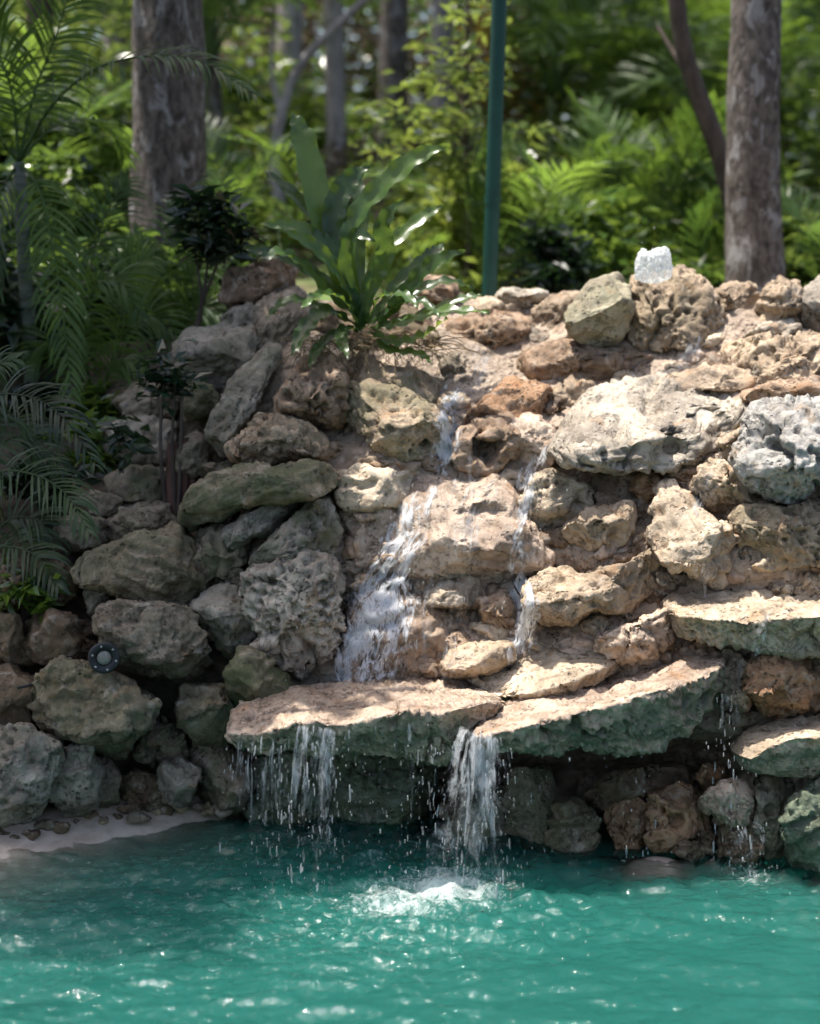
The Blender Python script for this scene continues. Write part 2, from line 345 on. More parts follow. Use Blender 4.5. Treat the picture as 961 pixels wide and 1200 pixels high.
# ------------------------------------------------------------------ the wall's depth field
CTRL = np.array([
 (300,960,5.45),(450,965,5.45),(560,1000,5.32),(700,1005,5.25),(850,1005,5.15),(961,1020,5.0),
 (300,890,5.5),(450,890,5.5),(600,890,5.42),(750,890,5.36),(870,900,5.22),(961,900,5.12),
 (300,810,5.42),(450,800,5.47),(600,790,5.42),(750,770,5.34),(850,770,5.32),(961,760,5.25),
 (300,680,5.55),(450,690,5.6),(600,680,5.6),(750,680,5.52),(870,690,5.42),(961,690,5.37),
 (300,580,5.72),(450,570,5.75),(600,570,5.75),(750,570,5.7),(870,560,5.6),(961,560,5.55),
 (280,480,5.9),(400,470,5.95),(540,480,6.0),(650,500,5.92),(780,470,6.0),(900,470,5.82),(961,470,5.75),
 (350,420,6.1),(480,410,6.2),(580,420,6.3),(700,420,6.25),(800,420,6.25),(900,420,6.1),(961,420,6.05),
 (330,360,6.5),(450,370,6.5),(600,375,6.7),(700,375,6.5),(800,375,6.45),(920,370,6.4),(961,360,6.4),
 (330,335,6.9),(480,335,6.95),(620,335,7.0),(760,335,6.9),(920,335,6.8),(1000,335,6.8),
 (0,960,5.3),(120,950,5.45),(220,945,5.5),(0,860,5.4),(120,860,5.5),(220,860,5.55),(0,760,5.6),(120,760,5.6),(220,760,5.6),
 (20,660,5.8),(120,660,5.75),(220,660,5.75),(60,600,6.1),(150,600,6.1),(220,570,6.0),(150,500,6.5),(220,470,6.4),(60,500,6.7),(0,450,7.0),
 (220,410,6.6),(150,420,6.9),(60,400,7.2),(280,340,6.8),(150,350,7.3),(0,350,7.4)], float)
def base_y(px, py):
    px = np.asarray(px, float); py = np.asarray(py, float); sh = px.shape
    a = np.clip(px.ravel(), -40, 1000); b = np.clip(py.ravel(), 335, 1020)
    d = (a[:, None] - CTRL[:, 0]) ** 2 + ((b[:, None] - CTRL[:, 1]) * 1.3) ** 2
    wt = np.exp(-d / (2 * 48.0 ** 2)) + 1e-5 / (d + 400)
    # linear moving average keeps slopes
    return ((wt * CTRL[:, 2]).sum(1) / wt.sum(1)).reshape(sh)

# ------------------------------------------------------------------ stones
_ICO = {}
def ico(sub):
    if sub not in _ICO:
        bm = bmesh.new(); bmesh.ops.create_icosphere(bm, subdivisions=sub, radius=1.0)
        V = np.array([v.co[:] for v in bm.verts]); F = np.array([[v.index for v in f.verts] for f in bm.faces]); bm.free()
        _ICO[sub] = (V, F)
    return _ICO[sub]
def poly_centroid(P):
    x, y = P[:, 0], P[:, 1]; x1, y1 = np.roll(x, -1), np.roll(y, -1); c = x * y1 - x1 * y; A = c.sum() / 2
    return np.array([((x + x1) * c).sum(), ((y + y1) * c).sum()]) / (6 * A), abs(A)
def poly_radius(P, c, n=360):
    th = np.arange(n) * 2 * math.pi / n; D = np.stack([np.cos(th), np.sin(th)], 1); best = np.zeros(n)
    for i in range(len(P)):
        a = P[i] - c; e = P[(i + 1) % len(P)] - P[i]
        den = D[:, 0] * e[1] - D[:, 1] * e[0]; den = np.where(abs(den) < 1e-9, 1e-9, den)
        t = (a[0] * e[1] - a[1] * e[0]) / den; u = (a[0] * D[:, 1] - a[1] * D[:, 0]) / den
        best = np.where((u >= -1e-6) & (u <= 1 + 1e-6) & (t > 0), np.maximum(best, t), best)
    k = np.exp(-(np.arange(-12, 13) / 5.0) ** 2); k /= k.sum()
    return np.convolve(np.concatenate([best[-12:], best, best[:12]]), k, 'valid')
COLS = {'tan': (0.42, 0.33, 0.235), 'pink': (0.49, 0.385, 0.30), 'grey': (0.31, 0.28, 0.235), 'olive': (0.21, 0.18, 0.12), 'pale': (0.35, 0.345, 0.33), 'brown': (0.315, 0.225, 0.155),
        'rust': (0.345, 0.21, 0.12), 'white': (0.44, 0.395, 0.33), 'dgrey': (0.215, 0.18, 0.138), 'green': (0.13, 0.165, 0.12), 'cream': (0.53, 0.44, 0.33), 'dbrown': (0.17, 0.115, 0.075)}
SEED = [100]
def rock_disp(p, N, L, s, rough, pits, strata=0.0):
    d = L * 0.055 * fbm(p * (1.5 / L), 3, s) + 0.018 * rough * (ridged(p * 8, 4, s + 20) - 0.62) * 2 + 0.014 * rough * fbm(p * 24, 4, s + 40, 0.62)
    d -= 0.030 * rough * (1 - sstep(0.0, 0.10, np.abs(fbm(p * 5.5, 3, s + 55)))) * sstep(-0.1, 0.35, fbm(p * 3.1, 2, s + 57))   # cracks
    if strata:
        tl = np.array([math.sin(s * 1.3) * 0.45, math.cos(s * 2.1) * 0.3, 1.0]); h_ = p @ tl; q_ = np.stack([p[:, 0] * 5, p[:, 1] * 5, h_ * 42 + 1.2 * fbm(p * 7, 2, s + 3)], 1)
        v_ = vnoise(q_, s + 60); d += strata * 0.013 * np.sign(v_) * np.abs(v_) ** 0.6 * sstep(-0.3, 0.3, fbm(p * 4, 2, s + 66))
    if pits > 0:
        q = p + 0.012 * np.stack([vnoise(p * 22, s + 71), vnoise(p * 22, s + 72), vnoise(p * 22, s + 73)], 1)
        mask = sstep(-0.25, 0.3, fbm(p * 7, 2, s + 80))
        d -= pits * 0.026 * (1 - sstep(0.20, 0.40, worley(q * 24, s + 90))) * mask
        d -= pits * 0.014 * (1 - sstep(0.22, 0.42, worley(q * 46, s + 92))) * sstep(-0.2, 0.2, fbm(p * 9, 2, s + 82))
        d -= pits * 0.042 * (1 - sstep(0.16, 0.38, worley(q * 11, s + 95))) * sstep(0.0, 0.35, fbm(p * 5, 2, s + 85))
    return d
def add_rock(name, V, F, col, parent, moss=0.0, wet=0.0, algae=None, jitter=0.08, mat='rock'):
    c = (V.max(0) + V.min(0)) / 2
    me = mesh_np(name, V - c, F)
    if algae is not None:
        at_ = me.attributes.new('algae', 'FLOAT', 'POINT'); at_.data.foreach_set('value', np.asarray(algae, np.float32))
    o = link(name, me, M[mat], parent, c - (np.array(parent.location) if parent else 0))
    k = COLS[col] if isinstance(col, str) else col; j = 1 + random.uniform(-jitter, jitter)
    o.color = (k[0] * j, k[1] * j, k[2] * j, 1); o['moss'] = float(moss); o['wet'] = float(wet)
    return o
def stone(poly, col='tan', T=0.13, dY=0.0, tilt=1.0, parent=None, name='stone', moss=0.0, wet=0.15, pits=0.5, rough=1.0, fac=11, nsup=4.4, strata=1.0, top=0.0, hole=None, label=None, sub=None, grow=1.10, under=0.75):
    SEED[0] += 1; s = SEED[0] * 13; rng = np.random.default_rng(s)
    P = np.asarray(poly, float); c, A = poly_centroid(P); Rr = poly_radius(P, c) * grow; th_ = np.arange(360) * math.pi / 180; Rr = Rr * (1 + 0.07 * fbm(np.stack([np.cos(th_) * 3.2, np.sin(th_) * 3.2, 0 * th_ + s], 1), 3, 7))
    if sub is None: sub = 6 if A > 6500 else 5 if A > 700 else 4
    S, F = ico(sub); F = F[:, ::-1]
    a, b, cc = S[:, 0], S[:, 1], S[:, 2]; rho = np.hypot(a, b)
    k = 1.0 / (rho ** nsup + np.abs(cc) ** nsup) ** (1 / nsup); rho2 = rho * k; c2 = cc * k
    th = np.arctan2(b, a) % (2 * math.pi); ti = th / (2 * math.pi) * 360; i0 = ti.astype(int) % 360; f = ti - ti.astype(int)
    Rt = Rr[i0] * (1 - f) + Rr[(i0 + 1) % 360] * f
    px = c[0] + Rt * rho2 * np.cos(th); py = c[1] + Rt * rho2 * np.sin(th)
    Yc = float(base_y(c[0], c[1])) + dY
    slope = (float(base_y(c[0], c[1] + 25)) - float(base_y(c[0], c[1] - 25))) / 50.0
    slope = min(slope, -0.0006) * tilt
    Y = Yc + slope * (py - c[1]) - T * np.where(c2 > 0, c2, c2 * 1.0)
    Y = Y + under * T * sstep(0.1, 1.0, (py - c[1]) / (np.abs(py - c[1]).max()))
    V = at(px, py, Y); ctr = at(c[0], c[1], Yc); p = V - ctr
    L = math.sqrt(A) / FPX * Yc * 0.5
    for q in range(fac):
        n = rng.normal(size=3); n[1] = -abs(n[1]) - 0.55; n[2] += 0.15; n /= np.linalg.norm(n)
        dt = p @ n; off = dt.max() * rng.uniform(0.60, 0.88); p = p - n * (np.maximum(0, dt - off) * 0.98)[:, None]
    if top:
        n = np.array([rng.normal() * 0.08, -0.12, 1.0]); n /= np.linalg.norm(n); dt = p @ n
        p = p - n * (np.maximum(0, dt - dt.max() * (1 - top)) * 0.9)[:, None]
    N = vnormals(p, F)
    p = p + N * rock_disp(p + s * 1.37, N, L, s % 9973, rough, pits, strata)[:, None]
    if hole is not None:
        for hx, hy, hr, hd in hole:
            hp = at(hx, hy, Yc) - ctr; r = np.hypot(p[:, 0] - hp[0], p[:, 2] - hp[2]) / (hr / FPX * Yc)
            r = r * (1 + 0.35 * vnoise(p * 30, 5)); p[:, 1] += hd * (1 - sstep(0.55, 1.0, r)) * (p[:, 1] < 0.3 * T)
    o = add_rock(name, p + ctr, F, col, parent, moss, wet)
    if label: o['label'] = label
    return o
def slab(back, lip, bottom, yb, yl, ybot, col='pink', parent=None, name='stone', moss=0.0, wet=0.5, algae=1.0, rough=0.8, pits=0.3, nx=200, label=None, strata=0.5, pad=0):
    """flat stone: back edge, front top edge and bottom edge as pixel polylines with distances"""
    SEED[0] += 1; s = SEED[0] * 13
    back, lip, bottom = [np.asarray(q, float) for q in (back, lip, bottom)]
    x0 = min(q[:, 0].min() for q in (back, lip)); x1 = max(q[:, 0].max() for q in (back, lip))
    t = np.linspace(0, 1, nx)
    def res(q):
        tt = (q[:, 0] - q[0, 0]) / (q[-1, 0] - q[0, 0]); return np.interp(t, tt, q[:, 0]), np.interp(t, tt, q[:, 1])
    bx, by = res(back); lx, ly = res(lip); ox, oy = res(bottom)
    Ib = lambda v: np.interp(t, np.linspace(0, 1, len(v)), v) if isinstance(v, (list, tuple)) else np.full(nx, v)
    Bk = at(bx, by, Ib(yb)); Lp = at(lx, ly, Ib(yl)); Bo = at(ox, oy, Ib(ybot))
    bb = Bk.copy(); bb[:, 1] += 0.12; bb[:, 2] = Bo[:, 2] - 0.0; Bk2 = Bk.copy(); Bk2[:, 1] += 0.12
    secs = [(Bk2, Bk, 6), (Bk, Lp, 44), (Lp, Bo, 34), (Bo, bb, 22), (bb, Bk2, 8)]
    ring = []; alg = []
    for q, (A_, B_, n) in enumerate(secs):
        for i in range(n):
            f = i / n; ring.append(A_ * (1 - f) + B_ * f)
            alg.append(sstep(0.12, 0.4, np.array([f]))[0] if q == 2 else 1.0 if q == 3 else 0.0)
    G = np.stack(ring, 1); m = G.shape[1]                         # nx, m, 3
    for _ in range(3): G = (np.roll(G, 1, 1) + 2 * G + np.roll(G, -1, 1)) / 4
    e = np.clip(np.minimum(t, 1 - t) / 0.045, 0, 1); e = np.sqrt(1 - (1 - e) ** 2) * 0.97 + 0.03
    C = G.mean(1, keepdims=True); G = C + (G - C) * e[:, None, None]
    V = G.reshape(-1, 3); i, j = np.meshgrid(np.arange(nx - 1), np.arange(m), indexing='ij')
    F = np.stack([i * m + j, (i + 1) * m + j, (i + 1) * m + (j + 1) % m, i * m + (j + 1) % m], -1).reshape(-1, 4)
    cap0 = len(V); V = np.vstack([V, G[0].mean(0), G[-1].mean(0)])
    jj = np.arange(m); F = np.vstack([F, np.stack([np.full(m, cap0), jj, (jj + 1) % m, (jj + 1) % m], 1), np.stack([np.full(m, cap0 + 1), (nx - 1) * m + (jj + 1) % m, (nx - 1) * m + jj, (nx - 1) * m + jj], 1)])
    F3 = np.vstack([F[:, [0, 1, 2]], F[:, [0, 2, 3]]]); F3 = F3[(F3[:, 0] != F3[:, 1]) & (F3[:, 1] != F3[:, 2]) & (F3[:, 0] != F3[:, 2])]
    N = vnormals(V, F3); C0 = V.mean(0)
    if ((V - C0) * N).sum() < 0: F3 = F3[:, ::-1]; N = -N
    al = np.append(np.tile(np.array(alg), nx), [0.3, 0.3]) * algae
    p = V - C0; d = rock_disp(p + s * 1.37, N, 0.16, s % 9973, rough, pits, strata)
    d = np.where(N[:, 2] > 0.6, d * 0.55, d) + 0.018 * fbm(p * 7 + 4, 3, s % 991) * (1 - np.clip(N[:, 2], 0, 1))
    V = V + N * d[:, None]
    o = add_rock(name, V, F3, col, parent, moss, wet, al)
    if label: o['label'] = label
    return o
# ------------------------------------------------------------------ setting: ground, pool basin, water
def gz(x, y):
    return 1.50 + 0.115 * np.clip(y - 6.7, 0, 14) + 0.10 * np.sin(x * 0.6 + y * 0.35) * np.clip((y - 8) / 6, 0, 1) - 0.05 * np.clip(-x - 0.6, 0, 1)
def grid_faces(nu, nv):
    i, j = np.meshgrid(np.arange(nu - 1), np.arange(nv - 1), indexing='ij')
    return np.stack([i * nv + j, (i + 1) * nv + j, (i + 1) * nv + j + 1, i * nv + j + 1], -1).reshape(-1, 4)
xs = np.concatenate([np.linspace(-60, -6, 20), np.linspace(-5.5, 5.5, 90), np.linspace(6, 60, 20)])
ys = np.concatenate([np.linspace(6.9, 20, 100), np.linspace(20.5, 90, 40)])
X, Y = np.meshgrid(xs, ys, indexing='ij')
Z = gz(X, Y) + 0.05 * fbm(np.stack([X, Y, 0 * X], -1).reshape(-1, 3) * 1.3, 4, 5).reshape(X.shape)
tag(link('ground', mesh_np('ground', np.stack([X, Y, Z], -1).reshape(-1, 3), grid_faces(*X.shape)), M['ground']), kind='structure')

SHORE = on_z(np.array([-500, -120, 0, 80, 150, 250, 330, 460, 560, 640, 690, 800, 870, 961, 1100, 1500.]), np.array([1120, 1045, 1008, 990, 975, 957, 962, 968, 985, 1000, 1003, 1004, 1010, 1022, 1050, 1120.]), 0.0)[:, :2]
def shore_dist(x, y):
    p = np.stack([x.ravel(), y.ravel()], 1); best = np.full(len(p), 99.0)
    for a, b in zip(SHORE[:-1], SHORE[1:]):
        e = b - a; t = np.clip(((p - a) @ e) / (e @ e), 0, 1); best = np.minimum(best, np.linalg.norm(p - a - t[:, None] * e, axis=1))
    ins = p[:, 1] < np.interp(p[:, 0], SHORE[:, 0], SHORE[:, 1])
    return np.where(ins, best, -best).reshape(x.shape)
def basin_z(x, y):
    s = shore_dist(x, y); n = fbm(np.stack([x, y, 0 * x], -1).reshape(-1, 3) * 5, 4, 3).reshape(x.shape)
    left = sstep(-0.4, -0.75, x)
    steep = 2.6 * (1 - left) + 0.9 * left
    z = np.where(s > 0, -np.minimum(0.75, s * steep), np.minimum(0.07, -s * 0.40 * left - (1 - left) * 0.12))
    # a shallow shelf below the cave, and one at the +X end
    u, v = to_px(np.stack([x, y, np.full_like(x, 0.0)], -1))
    sh = np.exp(-(((u - 765) / 75) ** 2) ** 2) * sstep(1048, 1022, v) ; z = np.where(s > 0, np.maximum(z, -0.8 + 0.79 * sh + 0.02 * n), z)
    sh2 = sstep(860, 960, u) * sstep(1065, 1030, v + 12 * n); z = np.where(s > 0, np.maximum(z, -0.8 + 0.78 * sh2), z)
    return z + 0.02 * n
xs = np.concatenate([np.linspace(-4, -1.75, 20), np.linspace(-1.7, 1.7, 170), np.linspace(1.75, 4, 20)]); ys = np.concatenate([np.linspace(-1, 3.6, 24), np.linspace(3.65, 5.9, 120)])
X, Y = np.meshgrid(xs, ys, indexing='ij'); Z = basin_z(X, Y)
def basin_material():
    m, t = mat_new('pool_plaster'); L = t.links
    out = nd(t, 'ShaderNodeOutputMaterial'); p = nd(t, 'ShaderNodeBsdfPrincipled', i_Roughness=0.75); L.new(p.outputs[0], out.inputs[0])
    geo = nd(t, 'ShaderNodeNewGeometry'); n = noise_n(t, geo.outputs['Position'], 7, 7, 0.65, 0.5)
    sand = mixc(t, ramp(t, n, 0.35, 0.65), (0.38, 0.30, 0.235), (0.56, 0.47, 0.39))
    deep = mixc(t, ramp(t, n, 0.35, 0.65), (0.05, 0.30, 0.24), (0.10, 0.42, 0.34))
    sep = nd(t, 'ShaderNodeSeparateXYZ'); L.new(geo.outputs['Position'], sep.inputs[0])
    L.new(mixc(t, ramp(t, sep.outputs[2], -0.06, -0.22), sand, deep), p.inputs['Base Color'])
    b = nd(t, 'ShaderNodeBump', i_Strength=0.4, i_Distance=0.01); L.new(n, b.inputs['Height']); L.new(b.outputs[0], p.inputs['Normal'])
    return m
tag(link('pool_floor', mesh_np('pool_floor', np.stack([X, Y, Z], -1).reshape(-1, 3), grid_faces(*X.shape)), basin_material()), kind='structure')

IMP = [(on_z(520, 1043, 0)[:2], 0.20, 1.0), (on_z(590, 1040, 0)[:2], 0.10, 0.5), (on_z(372, 985, 0)[:2], 0.13, 0.45), (on_z(440, 1010, 0)[:2], 0.14, 0.40), (on_z(875, 1025, 0)[:2], 0.14, 0.45), (on_z(470, 1055, 0)[:2], 0.2, 0.75)]
xs = np.concatenate([np.linspace(-4, -1.55, 12), np.linspace(-1.5, 1.5, 380), np.linspace(1.55, 4, 12)]); ys = np.concatenate([np.linspace(-1, 3.5, 16), np.linspace(3.52, 5.75, 270)])
X, Y = np.meshgrid(xs, ys, indexing='ij'); P3 = np.stack([X, Y, 0 * X], -1).reshape(-1, 3)
Z = 0 * X; foam = 0 * X; agit = 0.30 + 0 * X
for (q, r, a) in IMP:
    d = np.hypot(X - q[0], (Y - q[1]) * 1.2)
    Z += a * 0.010 * np.sin(d * 52 - 1.0) * np.exp(-d / 0.38); agit += a * 0.9 * np.exp(-(d / 0.42) ** 2)
    foam = np.maximum(foam, a * np.exp(-(d / r) ** 2))
u, v = to_px(np.stack([X, Y, 0 * X], -1))
ch = sstep(200, 60, np.abs(v - 1030)) * sstep(680, 520, u); agit += 0.35 * ch
foam = np.maximum(foam, 0.22 * ch)
sw = P3.copy(); sw[:, 0] = P3[:, 0] * 2.2 + P3[:, 1] * 1.2; sw[:, 1] = P3[:, 1] * 7.5 + P3[:, 0] * 1.0
Z += 0.017 * fbm(sw, 2, 31).reshape(X.shape) + 0.009 * fbm(P3 * np.array([5.5, 17, 1.0]), 2, 38).reshape(X.shape)
cz = P3 * np.array([11, 17, 1.0]); Z += (0.020 * fbm(cz, 3, 33, 0.55).reshape(X.shape) + 0.010 * (ridged(P3 * np.array([24, 34, 1.]), 2, 35).reshape(X.shape) - .6)) * np.clip(agit, 0, 1.3)
me = mesh_np('pool_water', np.stack([X, Y, Z], -1).reshape(-1, 3), grid_faces(*X.shape))
a_ = me.attributes.new('foam', 'FLOAT', 'POINT'); a_.data.foreach_set('value', foam.ravel().astype(np.float32))
bz = basin_z(X, Y); a_ = me.attributes.new('murk', 'FLOAT', 'POINT'); a_.data.foreach_set('value', (1 - np.exp(np.minimum(bz, 0) * 7.0)).ravel().astype(np.float32))
tag(link('pool_water', me, M['water']), kind='structure')

# ------------------------------------------------------------------ the waterfall and the rubble wall
WF = empty('rock_waterfall', at(600, 1000, 5.6), 'mortared limestone waterfall of stacked pale boulders dropping into the pool', 'waterfall')
WL = empty('rubble_wall', at(130, 955, 5.7), 'shaded wall of stacked dark boulders beside the waterfall, on the sandy pool edge', 'stone wall'); WL['kind'] = 'thing'
def body(name, pxs, pys, mat, parent, off, s, col=None, wet=0.5):
    U, W = np.meshgrid(pxs, pys, indexing='ij'); B = base_y(U, W) + off - (0.098 * sstep(390, 470, U) * sstep(830, 790, W) if col else 0) + (0.50 * sstep(850, 910, W) * sstep(260, 330, U) if col else 0)
    V = at(U, W, B); n = fbm(V.reshape(-1, 3) * 5, 5, s).reshape(U.shape); n2 = ridged(V.reshape(-1, 3) * 11, 3, s + 9).reshape(U.shape)
    V[..., 1] -= 0.06 * n + 0.045 * (n2 - 0.6) + 0.016 * fbm(V.reshape(-1, 3) * 30, 4, s + 4, 0.6).reshape(U.shape)
    # carry the top edge back to the ground behind, the lower edge under water
    tail = []
    for k, f in enumerate((0.25, 0.6, 1.0)):
        q = V[:, 0].copy(); q[:, 1] = q[:, 1] * (1 - f) + 7.9 * f; q[:, 2] = q[:, 2] * (1 - f) + (gz(q[:, 0], 7.9 + 0 * q[:, 0]) - 0.12) * f; tail.insert(0, q)
    lo = V[:, -1].copy(); lo[:, 2] -= 0.6
    G = np.concatenate([np.stack(tail, 1), V, lo[:, None]], 1)
    me_V = G.reshape(-1, 3); F = grid_faces(*G.shape[:2])[:, ::-1]
    if col: return add_rock(name, me_V, np.vstack([F[:, [0, 1, 2]], F[:, [0, 2, 3]]]), col, parent, 0.0, wet, mat='mortar')
    return link(name, mesh_np(name, local(me_V, parent.location), F), M[mat], parent)
body('mortar', np.concatenate([np.linspace(272, 1010, 330), np.linspace(1020, 1400, 20)]), np.linspace(352, 1016, 300), 'mortar', WF, 0.10, 11, (0.40, 0.32, 0.25), 0.6)
body('earth_fill', np.concatenate([np.linspace(-420, -20, 20), np.linspace(-16, 300, 110)]), np.linspace(400, 965, 180), 'earth', WL, 0.13, 17)

def st(poly, col='tan', **k): return stone(poly, col, parent=WF, **k)
# left flank of the waterfall
st([(239,520),(249,490),(267,456),(297,422),(309,407),(326,411),(314,445),(296,478),(277,505),(275,527),(256,540)], 'grey', T=0.14, dY=-0.08, pits=0.5, moss=0.35)
st([(301,366),(324,340),(357,347),(361,366),(342,392),(312,430),(297,418),(305,392)], 'dgrey', T=0.12, dY=-0.05, pits=0.9, rough=1.3)
st([(271,520),(286,490),(324,488),(365,501),(388,520),(382,533),(331,537),(282,540)], 'tan', T=0.15, dY=-0.1, pits=1.1, rough=1.4, moss=0.25)
st([(324,471),(342,445),(361,422),(391,418),(405,445),(404,495),(380,499),(350,490),(328,482)], 'brown', T=0.13, dY=-0.07, pits=1.3, rough=1.5)
st([(406,460),(425,453),(462,458),(496,473),(524,490),(522,522),(492,550),(462,540),(440,522),(413,503),(404,482)], 'tan', T=0.15, dY=-0.10, pits=0.8, moss=0.5)
st([(393,421),(425,413),(455,430),(492,435),(520,450),(520,473),(485,468),(455,457),(413,454),(398,443)], 'tan', T=0.12, dY=-0.04, pits=0.7, moss=0.55)
st([(218,602),(225,575),(250,558),(290,548),(345,543),(387,548),(394,562),(375,577),(350,583),(300,588),(262,604),(235,620),(222,617)], 'olive', T=0.20, dY=-0.14, top=0.25, pits=0.6, moss=0.7)
st([(230,555),(238,543),(275,541),(282,550),(245,562)], 'dgrey', T=0.09, moss=0.5)
st([(234,617),(256,613),(300,620),(287,650),(284,667),(237,684),(232,665)], 'dgrey', T=0.14, dY=-0.04, moss=0.5)
st([(256,625),(294,600),(331,585),(349,591),(327,612),(294,632),(262,645),(254,637)], 'grey', T=0.13, dY=-0.08, pits=0.6)
st([(292,670),(303,646),(331,621),(362,587),(386,585),(396,618),(389,648),(356,648),(325,660),(303,679)], 'grey', T=0.15, dY=-0.07, pits=0.9, moss=0.6)
st([(288,682),(325,660),(356,653),(383,650),(396,674),(390,715),(396,733),(381,783),(370,804),(337,807),(300,767),(306,740),(289,715)], 'white', T=0.16, dY=-0.06, pits=1.7, rough=1.5)
st([(223,715),(244,691),(272,688),(292,715),(296,743),(275,768),(254,752)], 'grey', T=0.14, dY=-0.04, moss=0.35, pits=0.8)
st([(268,792),(282,763),(310,768),(334,790),(344,817),(300,834),(272,829)], 'olive', T=0.14, dY=-0.10, moss=0.9)
st([(258,660),(285,668),(292,690),(270,692),(250,685)], 'dgrey', T=0.1, moss=0.6)
# wet face
st([(395,554),(440,545),(465,556),(492,552),(505,585),(437,604),(400,604)], 'cream', T=0.13, dY=-0.02, wet=0.8, pits=0.4)
st([(393,600),(437,598),(482,583),(505,600),(475,642),(420,660),(394,644)], 'pink', T=0.10, dY=0.02, wet=0.9, pits=0.8)
st([(455,565),(497,555),(535,566),(609,559),(617,580),(614,618),(645,658),(616,668),(594,662),(585,674),(563,677),(522,674),(516,690),(466,699),(436,682),(443,618)], 'pink', T=0.17, dY=-0.02, wet=0.9, pits=0.7, fac=9, tilt=1.3, top=0.12, hole=[(565,607,26,0.05)])
st([(492,704),(516,686),(547,680),(568,693),(558,710),(522,714)], 'cream', T=0.13, dY=-0.07, top=0.4, wet=0.7)
st([(563,696),(585,678),(599,696),(605,727),(599,748),(582,751),(567,733)], 'brown', T=0.11, dY=-0.05, wet=0.9)
st([(500,720),(540,712),(565,725),(562,752),(530,765),(498,750)], 'brown', T=0.10, dY=0.02, wet=0.9)
st([(519,785),(532,763),(569,753),(593,753),(599,773),(579,786),(535,796)], 'tan', T=0.14, dY=-0.08, wet=0.8, top=0.3)
st([(393,702),(440,690),(495,703),(524,720),(534,760),(525,802),(440,808),(393,792)], 'brown', T=0.10, dY=0.0, wet=1.0, pits=0.8)
st([(614,592),(629,563),(647,554),(675,569),(693,577),(687,602),(663,623),(635,630),(617,617)], 'cream', T=0.14, dY=-0.06, pits=1.6, rough=1.5, wet=0.5)
st([(658,626),(679,604),(704,594),(740,590),(738,621),(721,645),(691,643)], 'tan', T=0.14, dY=-0.08, pits=0.8, hole=[(697,615,13,0.04)])
st([(616,698),(635,672),(660,668),(679,675),(710,669),(741,660),(770,646),(780,665),(777,690),(760,702),(735,717),(697,714),(672,727),(645,730),(620,714)], 'tan', T=0.18, dY=-0.12, pits=0.8, top=0.1)
st([(701,748),(727,739),(754,724),(787,716),(793,735),(773,767),(749,777),(722,774),(703,759)], 'pink', T=0.13, dY=-0.05, pits=0.9)
st([(730,640),(760,625),(780,650),(765,665),(735,670)], 'brown', T=0.1, dY=0.03, wet=0.6)
slab([(543,790),(600,775),(645,752),(680,749),(712,756),(724,770)], [(546,794),(585,816),(625,812),(670,798),(705,783),(726,774)], [(550,800),(587,822),(628,822),(672,812),(705,800),(726,785)],
     [5.40, 5.44, 5.46, 5.4], [5.36, 5.16, 5.14, 5.28], [5.38, 5.2, 5.2, 5.3], 'cream', WF, wet=0.6, algae=0.0, nx=150)
st([(768,594),(777,564),(790,559),(800,575),(817,592),(843,611),(859,630),(869,651),(866,690),(836,688),(828,677),(809,673),(779,656),(764,630)], 'cream', T=0.17, dY=-0.10, tilt=1.5, pits=0.35, wet=0.4, rough=0.8)
st([(814,570),(828,543),(863,540),(887,554),(890,583),(876,602),(852,602),(826,588)], 'tan', T=0.13, dY=-0.04, pits=1.2, wet=0.9)
st([(866,533),(877,490),(901,476),(961,472),(1000,478),(1000,577),(944,587),(912,579),(883,570),(872,549)], 'pale', T=0.22, dY=-0.15, pits=1.5, rough=1.4, top=0.15, wet=0.3)
st([(861,600),(890,592),(917,598),(961,590),(1000,593),(1000,662),(944,665),(906,662),(883,645),(866,630)], 'tan', T=0.18, dY=-0.08, pits=1.1, moss=0.3)
slab([(779,697),(825,695),(876,690),(961,688),(1040,690)], [(788,719),(830,727),(852,728),(890,726),(925,725),(1040,716)], [(801,746),(830,755),(857,758),(890,766),(961,772),(1040,776)],
     [5.42, 5.42, 5.4, 5.36], [5.15, 5.08, 5.04, 5.0], [5.2, 5.14, 5.1, 5.08], 'cream', WF, wet=0.7, algae=0.55, pits=0.8, rough=1.2, nx=220)
st([(877,792),(885,774),(914,758),(935,771),(952,793),(949,819),(931,837),(912,840),(888,830),(876,811)], 'rust', T=0.15, dY=-0.14, pits=1.6, rough=1.6, nsup=2.4, label='orange pitted round stone')
st([(846,787),(863,773),(882,778),(885,815),(868,838),(851,812)], 'pink', T=0.11, dY=-0.05, pits=1.2, wet=0.9)
st([(940,790),(965,780),(1000,785),(1000,835),(960,840),(945,820)], 'brown', T=0.1, dY=0.0, wet=0.6)
slab([(862,880),(882,864),(919,852),(961,846),(1040,842)], [(864,884),(880,890),(902,875),(931,865),(961,863),(1040,858)], [(868,892),(880,902),(905,909),(938,912),(961,906),(1040,900)],
     [5.1, 5.12, 5.12, 5.05], [5.02, 4.95, 4.92, 4.85], [5.06, 5.0, 4.98, 4.92], 'cream', WF, wet=0.6, algae=1.0, nx=160)
st([(923,965),(936,935),(961,913),(1010,913),(1010,1035),(961,1030),(940,1024),(926,997)], 'green', T=0.16, dY=-0.06, moss=0.2, pits=0.5)
